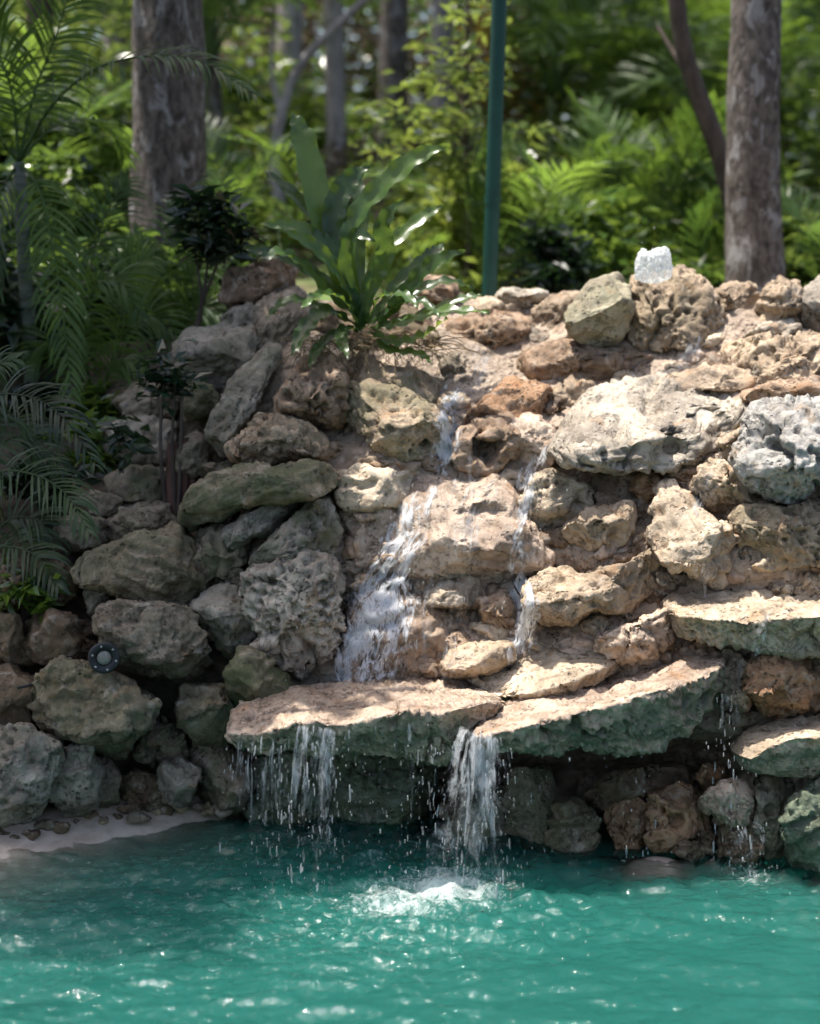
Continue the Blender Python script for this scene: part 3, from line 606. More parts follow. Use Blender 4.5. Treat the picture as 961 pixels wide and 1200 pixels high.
# the two shelves the water drops from
slab([(262,852),(283,831),(339,812),(438,801),(517,801),(568,808),(588,818)], [(262,857),(299,862),(359,844),(398,850),(438,840),(477,832),(517,836),(556,825),(588,822)], [(266,872),(320,884),(360,884),(420,890),(470,890),(520,896),(548,872),(588,835)],
     [5.15, 5.28, 5.36, 5.38, 5.36, 5.25], [5.02, 4.86, 4.88, 4.88, 4.92, 5.05], [5.08, 4.98, 5.0, 5.02, 5.02, 5.12], 'pink', WF, wet=0.85, algae=1.0, nx=330, pits=0.9, rough=1.4, label='wide flat shelf stone with green algae on its front')
slab([(552,850),(600,829),(660,808),(720,798),(770,784),(805,771),(852,765)], [(554,864),(600,856),(640,844),(670,838),(724,823),(769,810),(812,799),(852,778)], [(558,876),(600,882),(640,884),(675,880),(724,886),(769,880),(806,866),(852,800)],
     [5.05, 5.15, 5.26, 5.3, 5.28, 5.26], [4.86, 4.84, 4.9, 4.94, 4.98, 5.1], [4.95, 4.95, 5.0, 5.04, 5.06, 5.14], 'pink', WF, wet=0.8, algae=1.0, nx=330, pits=0.9, rough=1.4, label='long tilted shelf stone with green algae on its front')
# cave below the shelves
for poly, col, mo, kw in [
 ([(643,977),(652,948),(675,941),(698,960),(698,992),(680,1006),(655,1004)], 'olive', 0.4, {}),
 ([(714,947),(731,932),(758,943),(764,975),(752,1003),(724,1003),(712,972)], 'rust', 0.1, dict(pits=1.2)),
 ([(759,957),(769,932),(795,922),(820,932),(830,968),(825,990),(777,1003),(759,985)], 'rust', 0.1, dict(pits=1.2, hole=[(788,955,12,0.05)])),
 ([(823,940),(844,917),(870,917),(891,938),(887,962),(863,975),(838,962)], 'pink', 0.0, dict(pits=1.4, wet=0.9, dY=-0.06)),
 ([(815,912),(826,896),(842,898),(848,915),(832,928)], 'rust', 0.0, {}),
 ([(890,915),(915,903),(930,925),(928,995),(900,1020),(886,975)], 'dgrey', 0.4, {}),
 ([(366,902),(420,883),(500,888),(524,930),(518,975),(440,982),(376,976)], 'green', 0.5, dict(dY=0.03)),
 ([(285,905),(330,888),(377,893),(388,940),(362,968),(295,965)], 'green', 0.4, dict(dY=0.03)),
 ([(590,930),(602,900),(640,903),(658,950),(642,1005),(595,1010)], 'dgrey', 0.6, {}),
 ([(520,945),(545,915),(590,925),(596,1005),(530,1003)], 'dgrey', 0.6, {}),
 ([(688,925),(720,908),(770,898),(805,900),(803,930),(740,947),(698,950)], 'dbrown', 0.2, {}),
 ([(845,970),(880,965),(892,1000),(880,1020),(845,1012)], 'dbrown', 0.2, {}),
 ([(790,990),(830,975),(845,1010),(800,1018)], 'dbrown', 0.1, {}),
 ([(240,890),(275,884),(292,915),(285,955),(245,952),(235,920)], 'dgrey', 0.5, {}),
]: st(poly, col, **{**dict(T=0.12, moss=mo, wet=0.5, pits=0.7), **kw})
# upper part
st([(610,426),(622,410),(656,403),(687,403),(719,409),(750,406),(763,420),(731,432),(700,444),(656,445),(631,442),(613,438)], 'brown', T=0.15, dY=-0.06, top=0.35, pits=0.8, strata=0.6, label='flat brown stone lying above the white slab')
st([(545,497),(572,468),(591,447),(625,447),(643,458),(642,485),(609,494),(578,498)], 'rust', T=0.14, dY=-0.05, top=0.15)
st([(642,463),(669,443),(696,450),(703,464),(675,480),(645,480)], 'tan', T=0.11, dY=0.0, pits=0.9)
st([(534,524),(539,506),(562,493),(597,487),(606,511),(603,532),(581,548),(556,552),(535,545)], 'brown', T=0.14, dY=-0.08, pits=0.6, rough=1.3, nsup=2.5, hole=[(566,527,17,0.13), (585,520,7,0.06)], label='hollow brown stone like a broken pipe')
st([(597,490),(625,490),(647,505),(653,530),(637,553),(605,551),(598,525)], 'pink', T=0.13, dY=-0.03, wet=0.9)
st([(650,525),(666,498),(698,469),(737,450),(780,442),(830,447),(867,463),(873,490),(857,510),(848,532),(815,548),(780,548),(740,551),(700,548),(668,541)], 'white', T=0.15, dY=-0.14, tilt=1.35, pits=0.8, rough=1.2, fac=5, strata=1.0, wet=0.2, hole=[(778,516,17,0.09), (828,492,22,0.08), (830,525,15,0.05)], label='big bleached white slab with dark hollows')
st([(653,547),(740,552),(792,555),(777,582),(740,603),(700,593),(658,577)], 'dbrown', T=0.10, dY=0.06, wet=0.6)
st([(738,562),(760,547),(785,550),(777,577),(755,588),(740,577)], 'rust', T=0.10, dY=0.0, pits=0.8)
st([(690,582),(715,575),(742,590),(720,600),(695,600)], 'brown', T=0.09, dY=0.0, pits=1.0)
st([(848,407),(880,394),(920,396),(961,398),(1000,403),(1000,442),(930,447),(880,442),(848,432)], 'tan', T=0.14, dY=-0.03, pits=1.1, rough=1.4)
st([(783,442),(830,428),(870,433),(902,440),(908,454),(860,460),(798,457)], 'tan', T=0.13, dY=-0.03, top=0.3, wet=0.7)
st([(868,466),(905,452),(950,447),(1000,443),(1000,478),(940,481),(900,480)], 'brown', T=0.13, dY=-0.03, top=0.25)
st([(846,520),(870,500),(880,515),(868,545),(848,545)], 'tan', T=0.11, dY=-0.02, wet=0.8)
st([(861,401),(890,385),(909,372),(933,381),(948,397),(910,404)], 'white', T=0.12, dY=-0.03, top=0.3)
st([(617,382),(625,366),(647,350),(677,344),(677,360),(661,379),(631,392)], 'tan', T=0.12, dY=-0.02)
st([(545,357),(562,350),(608,359),(618,374),(578,374),(548,367)], 'cream', T=0.12, dY=0.02, top=0.3)
st([(503,388),(531,375),(569,368),(602,372),(625,386),(622,404),(578,408),(531,405)], 'brown', T=0.13, dY=-0.02, pits=1.3, rough=1.4)
st([(476,347),(500,326),(532,328),(540,350),(522,365),(488,363)], 'brown', T=0.13, dY=0.0, pits=1.2)
st([(262,349),(273,320),(309,308),(341,312),(338,342),(312,362),(273,362)], 'dbrown', T=0.15, dY=-0.02, pits=0.6)
st([(256,379),(273,361),(301,355),(312,374),(299,391),(265,388)], 'grey', T=0.12, dY=-0.04, pits=0.9)
st([(202,417),(219,390),(264,383),(299,387),(297,411),(281,432),(273,451),(241,453),(209,437)], 'grey', T=0.17, dY=-0.12, top=0.2, moss=0.3)
st([(360,372),(420,350),(470,358),(505,380),(520,410),(500,432),(430,415),(370,415)], 'dbrown', T=0.12, dY=0.04, moss=0.3)
st([(520,420),(540,412),(548,440),(530,455),(518,440)], 'dgrey', T=0.09, dY=0.02, pits=1.0)
st([(700,400),(735,405),(760,400),(790,410),(780,420),(720,415)], 'dgrey', T=0.1, dY=0.06, wet=0.7)

# shaded rubble wall
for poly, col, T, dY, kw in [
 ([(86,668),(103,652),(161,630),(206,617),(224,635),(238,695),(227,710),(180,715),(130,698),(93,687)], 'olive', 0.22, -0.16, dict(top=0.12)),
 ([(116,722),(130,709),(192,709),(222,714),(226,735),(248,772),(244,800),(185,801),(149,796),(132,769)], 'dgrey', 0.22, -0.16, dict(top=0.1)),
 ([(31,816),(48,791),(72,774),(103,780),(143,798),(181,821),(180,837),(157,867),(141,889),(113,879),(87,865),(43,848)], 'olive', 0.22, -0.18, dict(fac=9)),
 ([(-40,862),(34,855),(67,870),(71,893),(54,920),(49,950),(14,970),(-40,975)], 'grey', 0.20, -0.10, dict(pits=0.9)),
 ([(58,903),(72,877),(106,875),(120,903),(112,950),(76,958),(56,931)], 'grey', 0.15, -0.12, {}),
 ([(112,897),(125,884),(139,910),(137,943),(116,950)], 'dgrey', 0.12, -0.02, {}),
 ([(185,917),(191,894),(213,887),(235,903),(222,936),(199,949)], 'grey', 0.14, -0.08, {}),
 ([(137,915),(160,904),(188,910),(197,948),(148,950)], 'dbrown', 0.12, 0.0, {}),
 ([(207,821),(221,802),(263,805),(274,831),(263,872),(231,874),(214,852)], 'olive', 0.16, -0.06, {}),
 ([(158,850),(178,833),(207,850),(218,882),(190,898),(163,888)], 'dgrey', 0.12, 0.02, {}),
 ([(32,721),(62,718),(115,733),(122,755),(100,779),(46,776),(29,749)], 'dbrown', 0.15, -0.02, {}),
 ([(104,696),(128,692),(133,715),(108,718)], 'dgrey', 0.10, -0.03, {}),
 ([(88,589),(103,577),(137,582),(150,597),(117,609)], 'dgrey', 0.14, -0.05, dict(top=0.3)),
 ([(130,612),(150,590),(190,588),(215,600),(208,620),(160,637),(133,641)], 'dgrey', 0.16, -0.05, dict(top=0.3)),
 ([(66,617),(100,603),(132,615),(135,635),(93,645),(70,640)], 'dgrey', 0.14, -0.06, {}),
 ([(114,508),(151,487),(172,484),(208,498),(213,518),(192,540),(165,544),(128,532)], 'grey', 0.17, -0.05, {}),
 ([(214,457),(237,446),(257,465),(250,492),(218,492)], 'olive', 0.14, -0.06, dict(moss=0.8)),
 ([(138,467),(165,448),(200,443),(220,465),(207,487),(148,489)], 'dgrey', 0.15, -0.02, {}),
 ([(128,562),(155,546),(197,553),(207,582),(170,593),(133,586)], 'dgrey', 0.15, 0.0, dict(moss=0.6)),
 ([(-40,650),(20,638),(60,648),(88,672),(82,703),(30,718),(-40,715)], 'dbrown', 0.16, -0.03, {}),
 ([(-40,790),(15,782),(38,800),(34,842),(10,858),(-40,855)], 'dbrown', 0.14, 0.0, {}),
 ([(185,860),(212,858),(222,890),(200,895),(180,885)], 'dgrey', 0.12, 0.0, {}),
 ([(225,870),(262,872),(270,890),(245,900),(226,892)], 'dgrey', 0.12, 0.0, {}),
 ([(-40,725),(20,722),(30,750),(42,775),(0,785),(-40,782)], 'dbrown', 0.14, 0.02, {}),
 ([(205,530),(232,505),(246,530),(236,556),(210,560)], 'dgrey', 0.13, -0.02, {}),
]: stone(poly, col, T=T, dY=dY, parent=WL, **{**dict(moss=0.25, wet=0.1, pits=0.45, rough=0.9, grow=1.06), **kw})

# small stones along the foot of the wall
rng = np.random.default_rng(44)
for x in np.linspace(6, 262, 17):
    x = x + rng.uniform(-6, 6); y = np.interp(x, [0, 120, 260], [982, 958, 948]) + rng.uniform(-8, 3); r_ = rng.uniform(5, 13); th = np.linspace(0, 6.283, 9)[:-1]
    stone([(x + r_ * rng.uniform(0.8, 1.5) * math.cos(a), y + r_ * 0.75 * rng.uniform(0.8, 1.2) * math.sin(a)) for a in th], ('dgrey', 'tan', 'dbrown')[rng.integers(3)], T=0.035, dY=float(on_z(x, y + r_ * 0.5, 0.03)[1]) - float(base_y(x, y)), parent=WL, moss=0.2, pits=0.3, rough=0.5, sub=3, under=0.0)
# loose boulders on the rim
def boulder(label, poly, col, **k):
    o = stone(poly, col, name='boulder', **k); tag(o, label, 'boulder', 'loose boulders on the rim of the waterfall'); return o
B1 = boulder('big pitted tan boulder under the bubbling spout', [(736,396),(740,361),(733,343),(749,319),(781,322),(800,311),(819,325),(843,345),(854,372),(853,391),(830,405),(790,411),(752,411)], 'tan', T=0.22, dY=-0.12, pits=1.0, rough=1.2, fac=9, moss=0.2, grow=1.0)
boulder('angular boulder leaning on the big pitted one beside the spout', [(658,372),(673,351),(692,328),(712,319),(733,325),(742,355),(742,385),(719,405),(694,408),(667,394)], (0.36, 0.33, 0.24), T=0.20, dY=-0.26, pits=0.3, rough=0.8, fac=12, moss=0.3, grow=0.98)
boulder('knobbly tan boulder beside the grey one past the tree trunk', [(889,372),(896,345),(915,327),(933,335),(946,351),(946,372),(933,391),(912,386),(894,380)], 'tan', T=0.18, dY=-0.12, pits=1.1, rough=1.3)
boulder('smooth grey boulder next to the knobbly tan one on the rim', [(943,347),(961,326),(1005,322),(1005,397),(955,393),(942,372)], 'grey', T=0.2, dY=-0.15, pits=0.3)
boulder('low brown boulder at the foot of the lichen-spotted tree', [(839,344),(863,332),(881,334),(893,351),(893,370),(850,373)], 'tan', T=0.16, dY=0.0, pits=0.7)
boulder('pale squared block by the foot of the green post', [(581,353),(590,339),(639,342),(643,360),(616,363)], 'white', T=0.13, dY=0.0, pits=0.3, rough=0.6, nsup=5, fac=3)
# ------------------------------------------------------------------ plants
def strap_leaf(path, width, face, seg=16, fold=0.25, wave=0.1, s=0):
    """broad strap leaf along a path; face = direction its upper side looks at"""
    P = smooth_path(path, seg); T = np.gradient(P, axis=0); T /= np.linalg.norm(T, axis=1, keepdims=True)
    rng = np.random.default_rng(s); V = []
    for i in range(seg):
        t = i / (seg - 1); f = np.asarray(face, float)
        side = np.cross(T[i], f); side /= np.linalg.norm(side) + 1e-9; up = np.cross(side, T[i])
        wd = width * 0.5 * (0.16 + 0.84 * min(1, t * 3.2)) * (1 - max(0, (t - 0.62) / 0.38) ** 2.2) + 0.001
        wv = wave * width * math.sin(i * 1.7 + rng.uniform(0, 1.2))
        for q in (-1, -0.5, 0, 0.5, 1):
            V.append(P[i] + side * wd * q + up * (abs(q) * wd * fold + (wv * q * q if q > 0 else -wv * q * q)))
    F = grid_faces(seg, 5); return np.array(V), F
def frond(path, leaflet, n=36, width=0.022, droop=0.5, face=(0, 0, 1), spread=1.0, s=0, rr=0.007, start=0.18, vee=0.35):
    """palm frond: rachis + leaflets in one mesh"""
    rng = np.random.default_rng(s); P = smooth_path(path, 40); T = np.gradient(P, axis=0); T /= np.linalg.norm(T, axis=1, keepdims=True)
    parts = [tube(P[::2], np.linspace(rr, rr * 0.25, 20), 5)]
    f = np.asarray(face, float)
    for k in range(n):
        t = start + (1 - start) * (k + 0.5) / n
        for sg in (-1, 1):
            tt = min(0.999, t + rng.uniform(-0.01, 0.01)); i = tt * 39; i0 = int(i); b = P[i0] + (P[min(39, i0 + 1)] - P[i0]) * (i - i0); tg = T[i0]
            side = np.cross(tg, f); side /= np.linalg.norm(side) + 1e-9; up = np.cross(side, tg)
            e = (tt - start) / (1 - start); ln = leaflet * (0.45 + 0.75 * math.sin(math.pi * min(1, 0.18 + e * 0.72))) * (1 - 0.45 * e ** 3) * rng.uniform(0.85, 1.1)
            if rng.uniform() < 0.07: continue
            d = side * sg * spread + tg * (0.55 + 0.9 * e) + up * vee + rng.normal(size=3) * 0.13; d /= np.linalg.norm(d)
            pts = []; p = b.copy(); st_ = ln / 5
            for q in range(6):
                pts.append(p.copy()); d = d + np.array([0, 0, -droop * 0.16 * (0.5 + q * 0.3)]); d /= np.linalg.norm(d); p = p + d * st_
            pts = np.array(pts); dd = pts[-1] - pts[0]; sv = np.cross(dd, np.cross(side * sg, tg) + rng.normal(size=3) * 0.25); sv /= np.linalg.norm(sv) + 1e-9
            wv = width * np.array([0.45, 0.95, 1.0, 0.8, 0.45, 0.04])[:, None] / 2
            V = np.stack([pts - sv * wv, pts + sv * wv], 1).reshape(-1, 3); parts.append((V, grid_faces(6, 2)))
    return join(parts)
def leaf_cloud(n, centers, spread, size, s=0, aspect=0.42, flat=0.35, sizevar=0.4, hang=0.0):
    rng = np.random.default_rng(s); C = np.asarray(centers); k = rng.integers(0, len(C), n)
    pos = C[k] + rng.normal(size=(n, 3)) * np.asarray(spread)
    d = rng.normal(size=(n, 3)); d[:, 2] = d[:, 2] * flat - hang; d /= np.linalg.norm(d, axis=1, keepdims=True)
    u = rng.normal(size=(n, 3)) * 0.6 + np.array([0, 0, 1.0]); sd = np.cross(d, u); sd /= np.linalg.norm(sd, axis=1, keepdims=True) + 1e-9; up = np.cross(sd, d)
    L = size * (1 + rng.uniform(-sizevar, sizevar, n))[:, None]; W = L * aspect / 2
    V = np.stack([pos, pos + d * L * 0.45 - sd * W + up * L * 0.07, pos + d * L - up * L * 0.10, pos + d * L * 0.45 + sd * W + up * L * 0.07], 1).reshape(-1, 3)
    b = np.arange(n)[:, None] * 4; F = np.concatenate([b + np.array([[0, 1, 2]]), b + np.array([[0, 2, 3]])])
    return V, F
def ell_centers(n, r, s=0, shell=0.5):
    rng = np.random.default_rng(s); d = rng.normal(size=(n, 3)); d /= np.linalg.norm(d, axis=1, keepdims=True)
    return d * (rng.uniform(shell ** 3, 1, n) ** (1 / 3))[:, None] * np.asarray(r)
def trunk_mesh(path, r0, r1, s=0, k=22, n=60, amp=0.10, flare=0.0):
    P = smooth_path(path, n); rad = np.linspace(r0, r1, n) * (1 + flare * np.exp(-np.linspace(0, 1, n) * 9)); V, F = tube(P, rad, k)
    ax = np.repeat(P, k, 0); dr = V - ax; ln = np.linalg.norm(dr, axis=1, keepdims=True) + 1e-9
    q = V * np.array([14, 14, 4.0]); a = fbm(q, 4, s) * amp + 0.5 * amp * fbm(V * 3, 2, s + 4)
    return ax + dr * (1 + a)[:, None], F

def tree(name, label, base, path, r0, r1, bark, crown=None, s=0, group=None, flare=0.0, branches=(), cat='tree'):
    """path in world metres from the base up; crown = (centre, radii, leaves, size, material)"""
    e = empty(name, base, label, cat, group)
    V, F = trunk_mesh(path, r0, r1, s, flare=flare); parts = [(V, F)]
    for b in branches: parts.append(trunk_mesh(b[0], b[1], b[1] * 0.35, s + 5, k=8, n=20))
    V, F = join(parts); link('trunk', mesh_np('trunk', local(V, base), F), M[bark], e)
    if crown:
        for q, (c, r, n, size, m, sh) in enumerate(crown):
            cc = ell_centers(max(8, n // 110), r, s + 31 + q, sh) + np.asarray(c)
            V, F = leaf_cloud(n, cc, np.asarray(r) * 0.16, size, s + 77 + q)
            link('crown', mesh_np('crown', local(V, base), F, False), M[m], e)
    return e
def bush(name, label, base, r, n, size, mat, s=0, group=None, aspect=0.42, lift=0.9, cat='bush', hang=0.0):
    e = empty(name, base, label, cat, group)
    cc = ell_centers(max(8, n // 60), r, s, 0.35); cc[:, 2] = np.abs(cc[:, 2] + r[2] * lift)
    V, F = leaf_cloud(n, cc, np.asarray(r) * 0.15, size, s + 3, aspect, hang=hang)
    link('crown', mesh_np('crown', V, F, False), M[mat], e)
    rng = np.random.default_rng(s + 9); parts = []
    for k in range(6):
        c = cc[rng.integers(len(cc))]; parts.append(tube(smooth_path([(0, 0, -0.05), (c[0] * 0.3, c[1] * 0.3, c[2] * 0.5), c], 8), np.linspace(0.016, 0.005, 8), 5))
    V, F = join(parts); link('stem', mesh_np('stem', V, F), M['bark_dark'], e)
    return e
# fronds shared between the palms
FR = []
for k in range(5):
    ln = 1.0; dr = [0.15, 0.35, 0.6, 0.9, 0.05][k]
    path = [(0, 0, 0), (0.3, 0, 0.30 - 0.10 * dr), (0.62, 0, 0.44 - 0.35 * dr), (0.95, 0, 0.42 - 0.75 * dr)]
    V, F = frond(path, 0.29, 32, 0.014, 0.7, s=50 + k); FR.append((V, F))
def palm(name, label, base, nf, length, mat, s=0, stem=0.0, group=None, up=0.9, stemmat='stem_green', lean=(0, 0), az=None, clump=1):
    e = empty(name, base, label, 'palm', group); rng = np.random.default_rng(s)
    meshes = []
    for k, (V, F) in enumerate(FR): meshes.append(None)
    parts = []
    for c in range(clump):
        off = np.array([rng.uniform(-0.12, 0.12), rng.uniform(-0.12, 0.12), 0]) * (clump > 1); hh = stem * rng.uniform(0.7, 1.1) if clump > 1 else stem
        top = off * 1.6 + np.array([lean[0], lean[1], hh])
        if hh > 0.05: parts.append(tube(smooth_path([off, off * 1.2 + np.array([lean[0] * 0.4, lean[1] * 0.4, hh * 0.5]), top], 14), np.linspace(0.034, 0.022, 14) * (1 + 0.06 * np.sin(np.arange(14) * 2.1)), 9))
        m = nf // clump
        for k in range(m):
            v = int(rng.integers(0, 5))
            if meshes[v] is None: meshes[v] = mesh_np('frond', *FR[v])
            o = link('frond', meshes[v], M[mat], e)
            a = (az[k] if az else k * 2.4 + rng.uniform(-0.4, 0.4)); pitch = rng.uniform(0.15, 1.15) * up; L = length * rng.uniform(0.75, 1.15)
            o.matrix_local = Matrix.Translation(Vector(top)) @ Matrix.Rotation(a, 4, 'Z') @ Matrix.Rotation(-pitch, 4, 'Y') @ Matrix.Rotation(rng.uniform(-0.8, 0.8), 4, 'X') @ Matrix.Scale(L, 4)
    if parts:
        V, F = join(parts); link('stem', mesh_np('stem', V, F), M[stemmat], e)
    return e
def gp(px, Yd): 
    x = (px - 480.5) / FPX * Yd / CP; return np.array([x, Yd, float(gz(np.array(x), np.array(Yd))) - 0.03])

# --- broad-leaved fern on the rock
base = at(428, 398, 6.12)
FE = empty('bird_nest_fern', base, 'broad-leaved green fern rooted among straw on top of the waterfall', 'fern')
leaves = [  # pixel path, width px, depth of tip relative to base
 ([(425,385),(388,300),(371,230),(355,165),(342,130)], 40, 0.12), ([(425,385),(410,290),(420,250),(452,215),(490,184),(528,170)], 30, -0.05),
 ([(425,380),(438,330),(452,300),(450,262),(472,232)], 28, -0.16), ([(440,385),(470,350),(503,312),(545,293)], 24, -0.22),
 ([(434,385),(470,380),(520,366),(574,366)], 24, -0.25), ([(428,380),(385,345),(353,311),(328,297),(302,306)], 26, -0.22),
 ([(422,385),(385,365),(358,385),(342,418)], 24, -0.26), ([(425,388),(404,385),(400,400),(408,420)], 18, -0.25),
 ([(425,380),(398,300),(392,250),(408,214),(434,193)], 34, 0.05), ([(422,375),(395,300),(350,268),(304,262)], 22, 0.0),
 ([(428,375),(405,310),(416,276),(440,282)], 18, -0.2),
 ([(432,388),(466,402),(500,392),(524,372)], 24, -0.24), ([(430,380),(470,330),(505,300),(520,285)], 22, 0.18),
  ([(436,388),(455,410),(490,415),(505,425)], 16, -0.22),
 ([(420,388),(392,392),(372,410),(362,432)], 16, -0.24), ([(428,385),(445,350),(470,345),(490,360)], 18, -0.28),
 ([(424,382),(400,350),(375,345),(352,362)], 18, -0.3), ([(424,370),(395,290),(352,236),(306,197)], 20, 0.15), ([(428,380),(380,330),(330,300),(285,292)], 18, 0.05), ([(430,382),(475,350),(520,330),(556,338)], 18, 0.1), ([(424,384),(380,362),(340,352),(312,372)], 18, -0.1), ([(434,384),(490,372),(540,352),(566,345)], 20, 0.05), ([(428,378),(440,310),(486,262),(520,240)], 20, 0.2), ([(426,380),(405,330),(370,290),(330,268)], 20, -0.1), ([(428,380),(418,300),(424,240),(412,196)], 24, 0.2), ([(430,384),(462,360),(492,352),(516,372)], 16, -0.2)]
for q, (pp, wpx, dz) in enumerate(leaves):
    n = len(pp); Ys = 6.12 + dz * np.linspace(0, 1, n) ** 1.2
    P = at(np.array([a for a, b in pp]), np.array([b for a, b in pp]), Ys); rise = P[-1] - P[0]
    face = np.array([0.0, -0.55, 0.85]) if rise[2] < 0.25 else np.array([-rise[0] * 1.2, -1.0, 0.35])
    V, F = strap_leaf(P, wpx / FPX * 6.1 * 0.80, face, 26, 0.30, 0.16, q)
    link('leaf', mesh_np('leaf', local(V, base), F), M['fern'], FE)
rng = np.random.default_rng(5); parts = []
for k in range(260):
    x = rng.uniform(345, 520); y0 = 408 + 0.05 * abs(x - 430) + rng.normal() * 6; Yd = float(base_y(x, y0)) - rng.uniform(0.10, 0.22); p0 = at(x, y0 - 8, Yd)
    d = rng.normal(size=3) * np.array([0.09, 0.05, 0.03]); p2 = p0 + d + np.array([0, -0.03, -rng.uniform(0.01, 0.07)])
    parts.append(tube(smooth_path([p0, (p0 + p2) / 2 + np.array([0, -0.01, 0.02]), p2], 6), np.linspace(0.0022, 0.0010, 6), 4))
V, F = join(parts); o = link('straw_litter', mesh_np('straw_litter', V, F), M['straw'])
tag(o, 'dry brown straw litter around the roots of the broad-leaved fern', 'straw', kind='stuff')

# --- slender palm with arching fronds beside the wall
pb = gp(34, 7.0); pb[2] = at(38, 480, 7.0)[2] - 0.25
top = at(22, 190, 7.0)
PA = empty('feather_palm', pb, 'slender grey-stemmed palm whose long frond arches across the thick trunk', 'palm')
V, F = tube(smooth_path([pb, at(38, 470, 7.0), at(30, 330, 7.0), top], 30), np.linspace(0.042, 0.028, 30) * (1 + 0.05 * np.sin(np.arange(30) * 1.9)), 12)
link('stem', mesh_np('stem', local(V, pb), F), M['stem_grey'], PA)
for q, (pp, dY, ll, fc) in enumerate([
 ([(22,190),(60,125),(110,82),(170,66),(235,72),(300,112)], -0.5, 0.22, (0, -0.5, 1)), ([(22,190),(40,110),(66,40),(90,-40)], 0.1, 0.26, (0.5, -1, 0.2)),
 ([(22,190),(14,110),(-10,40),(-30,-20)], 0.0, 0.28, (-0.3, -1, 0.2)), ([(22,190),(-20,140),(-60,110)], -0.3, 0.26, (0, -0.5, 1)),
 ([(22,190),(45,220),(62,290),(75,380),(84,462)], -0.55, 0.20, (0.4, -1, 0.2)),
 ([(22,190),(0,230),(-15,310),(-20,400)], -0.3, 0.24, (-0.4, -1, 0.2)), ([(22,190),(60,150),(95,140),(130,155),(150,190)], 0.5, 0.20, (0, -0.4, 1))]):
    n = len(pp); P = at(np.array([a for a, b in pp]), np.array([b for a, b in pp]), 7.0 + dY * np.linspace(0, 1, n))
    V, F = frond(P, ll, 34, 0.014, 1.2, fc, s=200 + q, rr=0.008); link('frond', mesh_np('frond', local(V, pb), F), M['palm'], PA)
# --- low palms in the corner
for q, (nm, lab, bpx, pps, mat) in enumerate([
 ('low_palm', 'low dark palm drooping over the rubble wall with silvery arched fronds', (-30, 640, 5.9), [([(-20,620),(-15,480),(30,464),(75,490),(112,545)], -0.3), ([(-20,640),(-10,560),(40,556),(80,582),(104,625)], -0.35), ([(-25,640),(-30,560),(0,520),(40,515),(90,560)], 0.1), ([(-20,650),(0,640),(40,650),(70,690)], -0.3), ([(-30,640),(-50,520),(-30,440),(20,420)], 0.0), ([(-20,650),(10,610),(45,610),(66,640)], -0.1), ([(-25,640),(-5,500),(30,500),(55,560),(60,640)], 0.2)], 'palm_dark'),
 ('young_palm', 'young palm with long fine fronds hanging behind the slender grey stem', (115, 500, 6.95), [([(115,480),(85,370),(70,300),(50,250)], 0.1), ([(115,480),(120,380),(150,320),(180,300)], 0.1), ([(115,480),(140,400),(175,370),(215,400)], -0.1), ([(115,480),(95,400),(110,340),(140,330),(165,370)], -0.2), ([(115,480),(80,420),(60,400),(30,430)], -0.1), ([(115,480),(130,430),(160,420),(190,450)], -0.15), ([(115,480),(105,330),(125,250),(150,210)], 0.3)], 'palm'),
 ('grassy_palm', 'clump of upright narrow palm blades at the foot of the thick trunk', (195, 420, 7.3), [([(195,420),(190,340),(205,270),(215,240)], 0.2), ([(195,420),(170,350),(150,300),(145,280)], 0.1), ([(195,420),(210,350),(240,310),(262,300)], 0.0), ([(195,420),(180,360),(160,340),(140,345)], -0.1), ([(200,420),(215,380),(235,360),(255,370)], -0.1), ([(230,420),(245,330),(262,250),(255,200)], 0.3), ([(210,420),(222,330),(232,280),(228,240)], 0.3)], 'palm')]):
    b = at(*bpx); e = empty(nm, b, lab, 'palm')
    for k, (pp, dY) in enumerate(pps):
        n = len(pp); P = at(np.array([a for a, _ in pp]), np.array([c for _, c in pp]), bpx[2] + dY * np.linspace(0, 1, n))
        V, F = frond(P, (0.16, 0.20, 0.18)[q], 30, 0.011, 1.3, (0.2, -0.7, 0.7), s=300 + q * 20 + k, rr=0.006); link('frond', mesh_np('frond', local(V, b), F), M[mat], e)

# --- dark glossy shrub on thin stems
b = at(222, 420, 6.75); e = empty('dark_shrub', b, 'small dark glossy-leaved shrub on thin bare stems beside the rocks', 'shrub')
cc = np.array([at(x, y, 6.7 + dy) for x, y, dy in [(235,255,0),(250,275,-0.05),(262,258,0.05),(240,285,-0.08),(225,262,0.06),(270,285,0),(255,240,0.03),(248,298,0),(232,240,0.05),(275,268,0.05)]])
V, F = leaf_cloud(420, cc, 0.035, 0.085, 41, 0.45); link('foliage', mesh_np('foliage', local(V, b), F, False), M['leaf_dark'], e)
parts = [tube(smooth_path([b, at(236, 360, 6.72), at(x, 290, 6.7)], 12), np.linspace(0.011, 0.005, 12), 6) for x in (228, 246, 262)]
V, F = join(parts); link('stem', mesh_np('stem', local(V, b), F), M['bark_dark'], e)
b = at(205, 590, 6.0); e = empty('stem_shrub', b, 'dark small-leaved shrub rising from the brown stump in the shade', 'shrub')
cc = np.array([at(x, y, 6.0) for x, y in [(185,440),(200,430),(215,448),(195,455),(140,510),(150,525),(175,445)]]); V, F = leaf_cloud(200, cc, 0.035, 0.07, 43, 0.45); link('foliage', mesh_np('foliage', local(V, b), F, False), M['leaf_dark'], e)
parts = [tube(smooth_path([b + np.array([dx, 0, -0.1]), at(x0, 520, 6.0), at(x1, 440, 6.0)], 12), np.linspace(0.010, 0.005, 12), 6) for dx, x0, x1 in ((0.01, 212, 214), (-0.03, 188, 193), (0.0, 202, 206))]
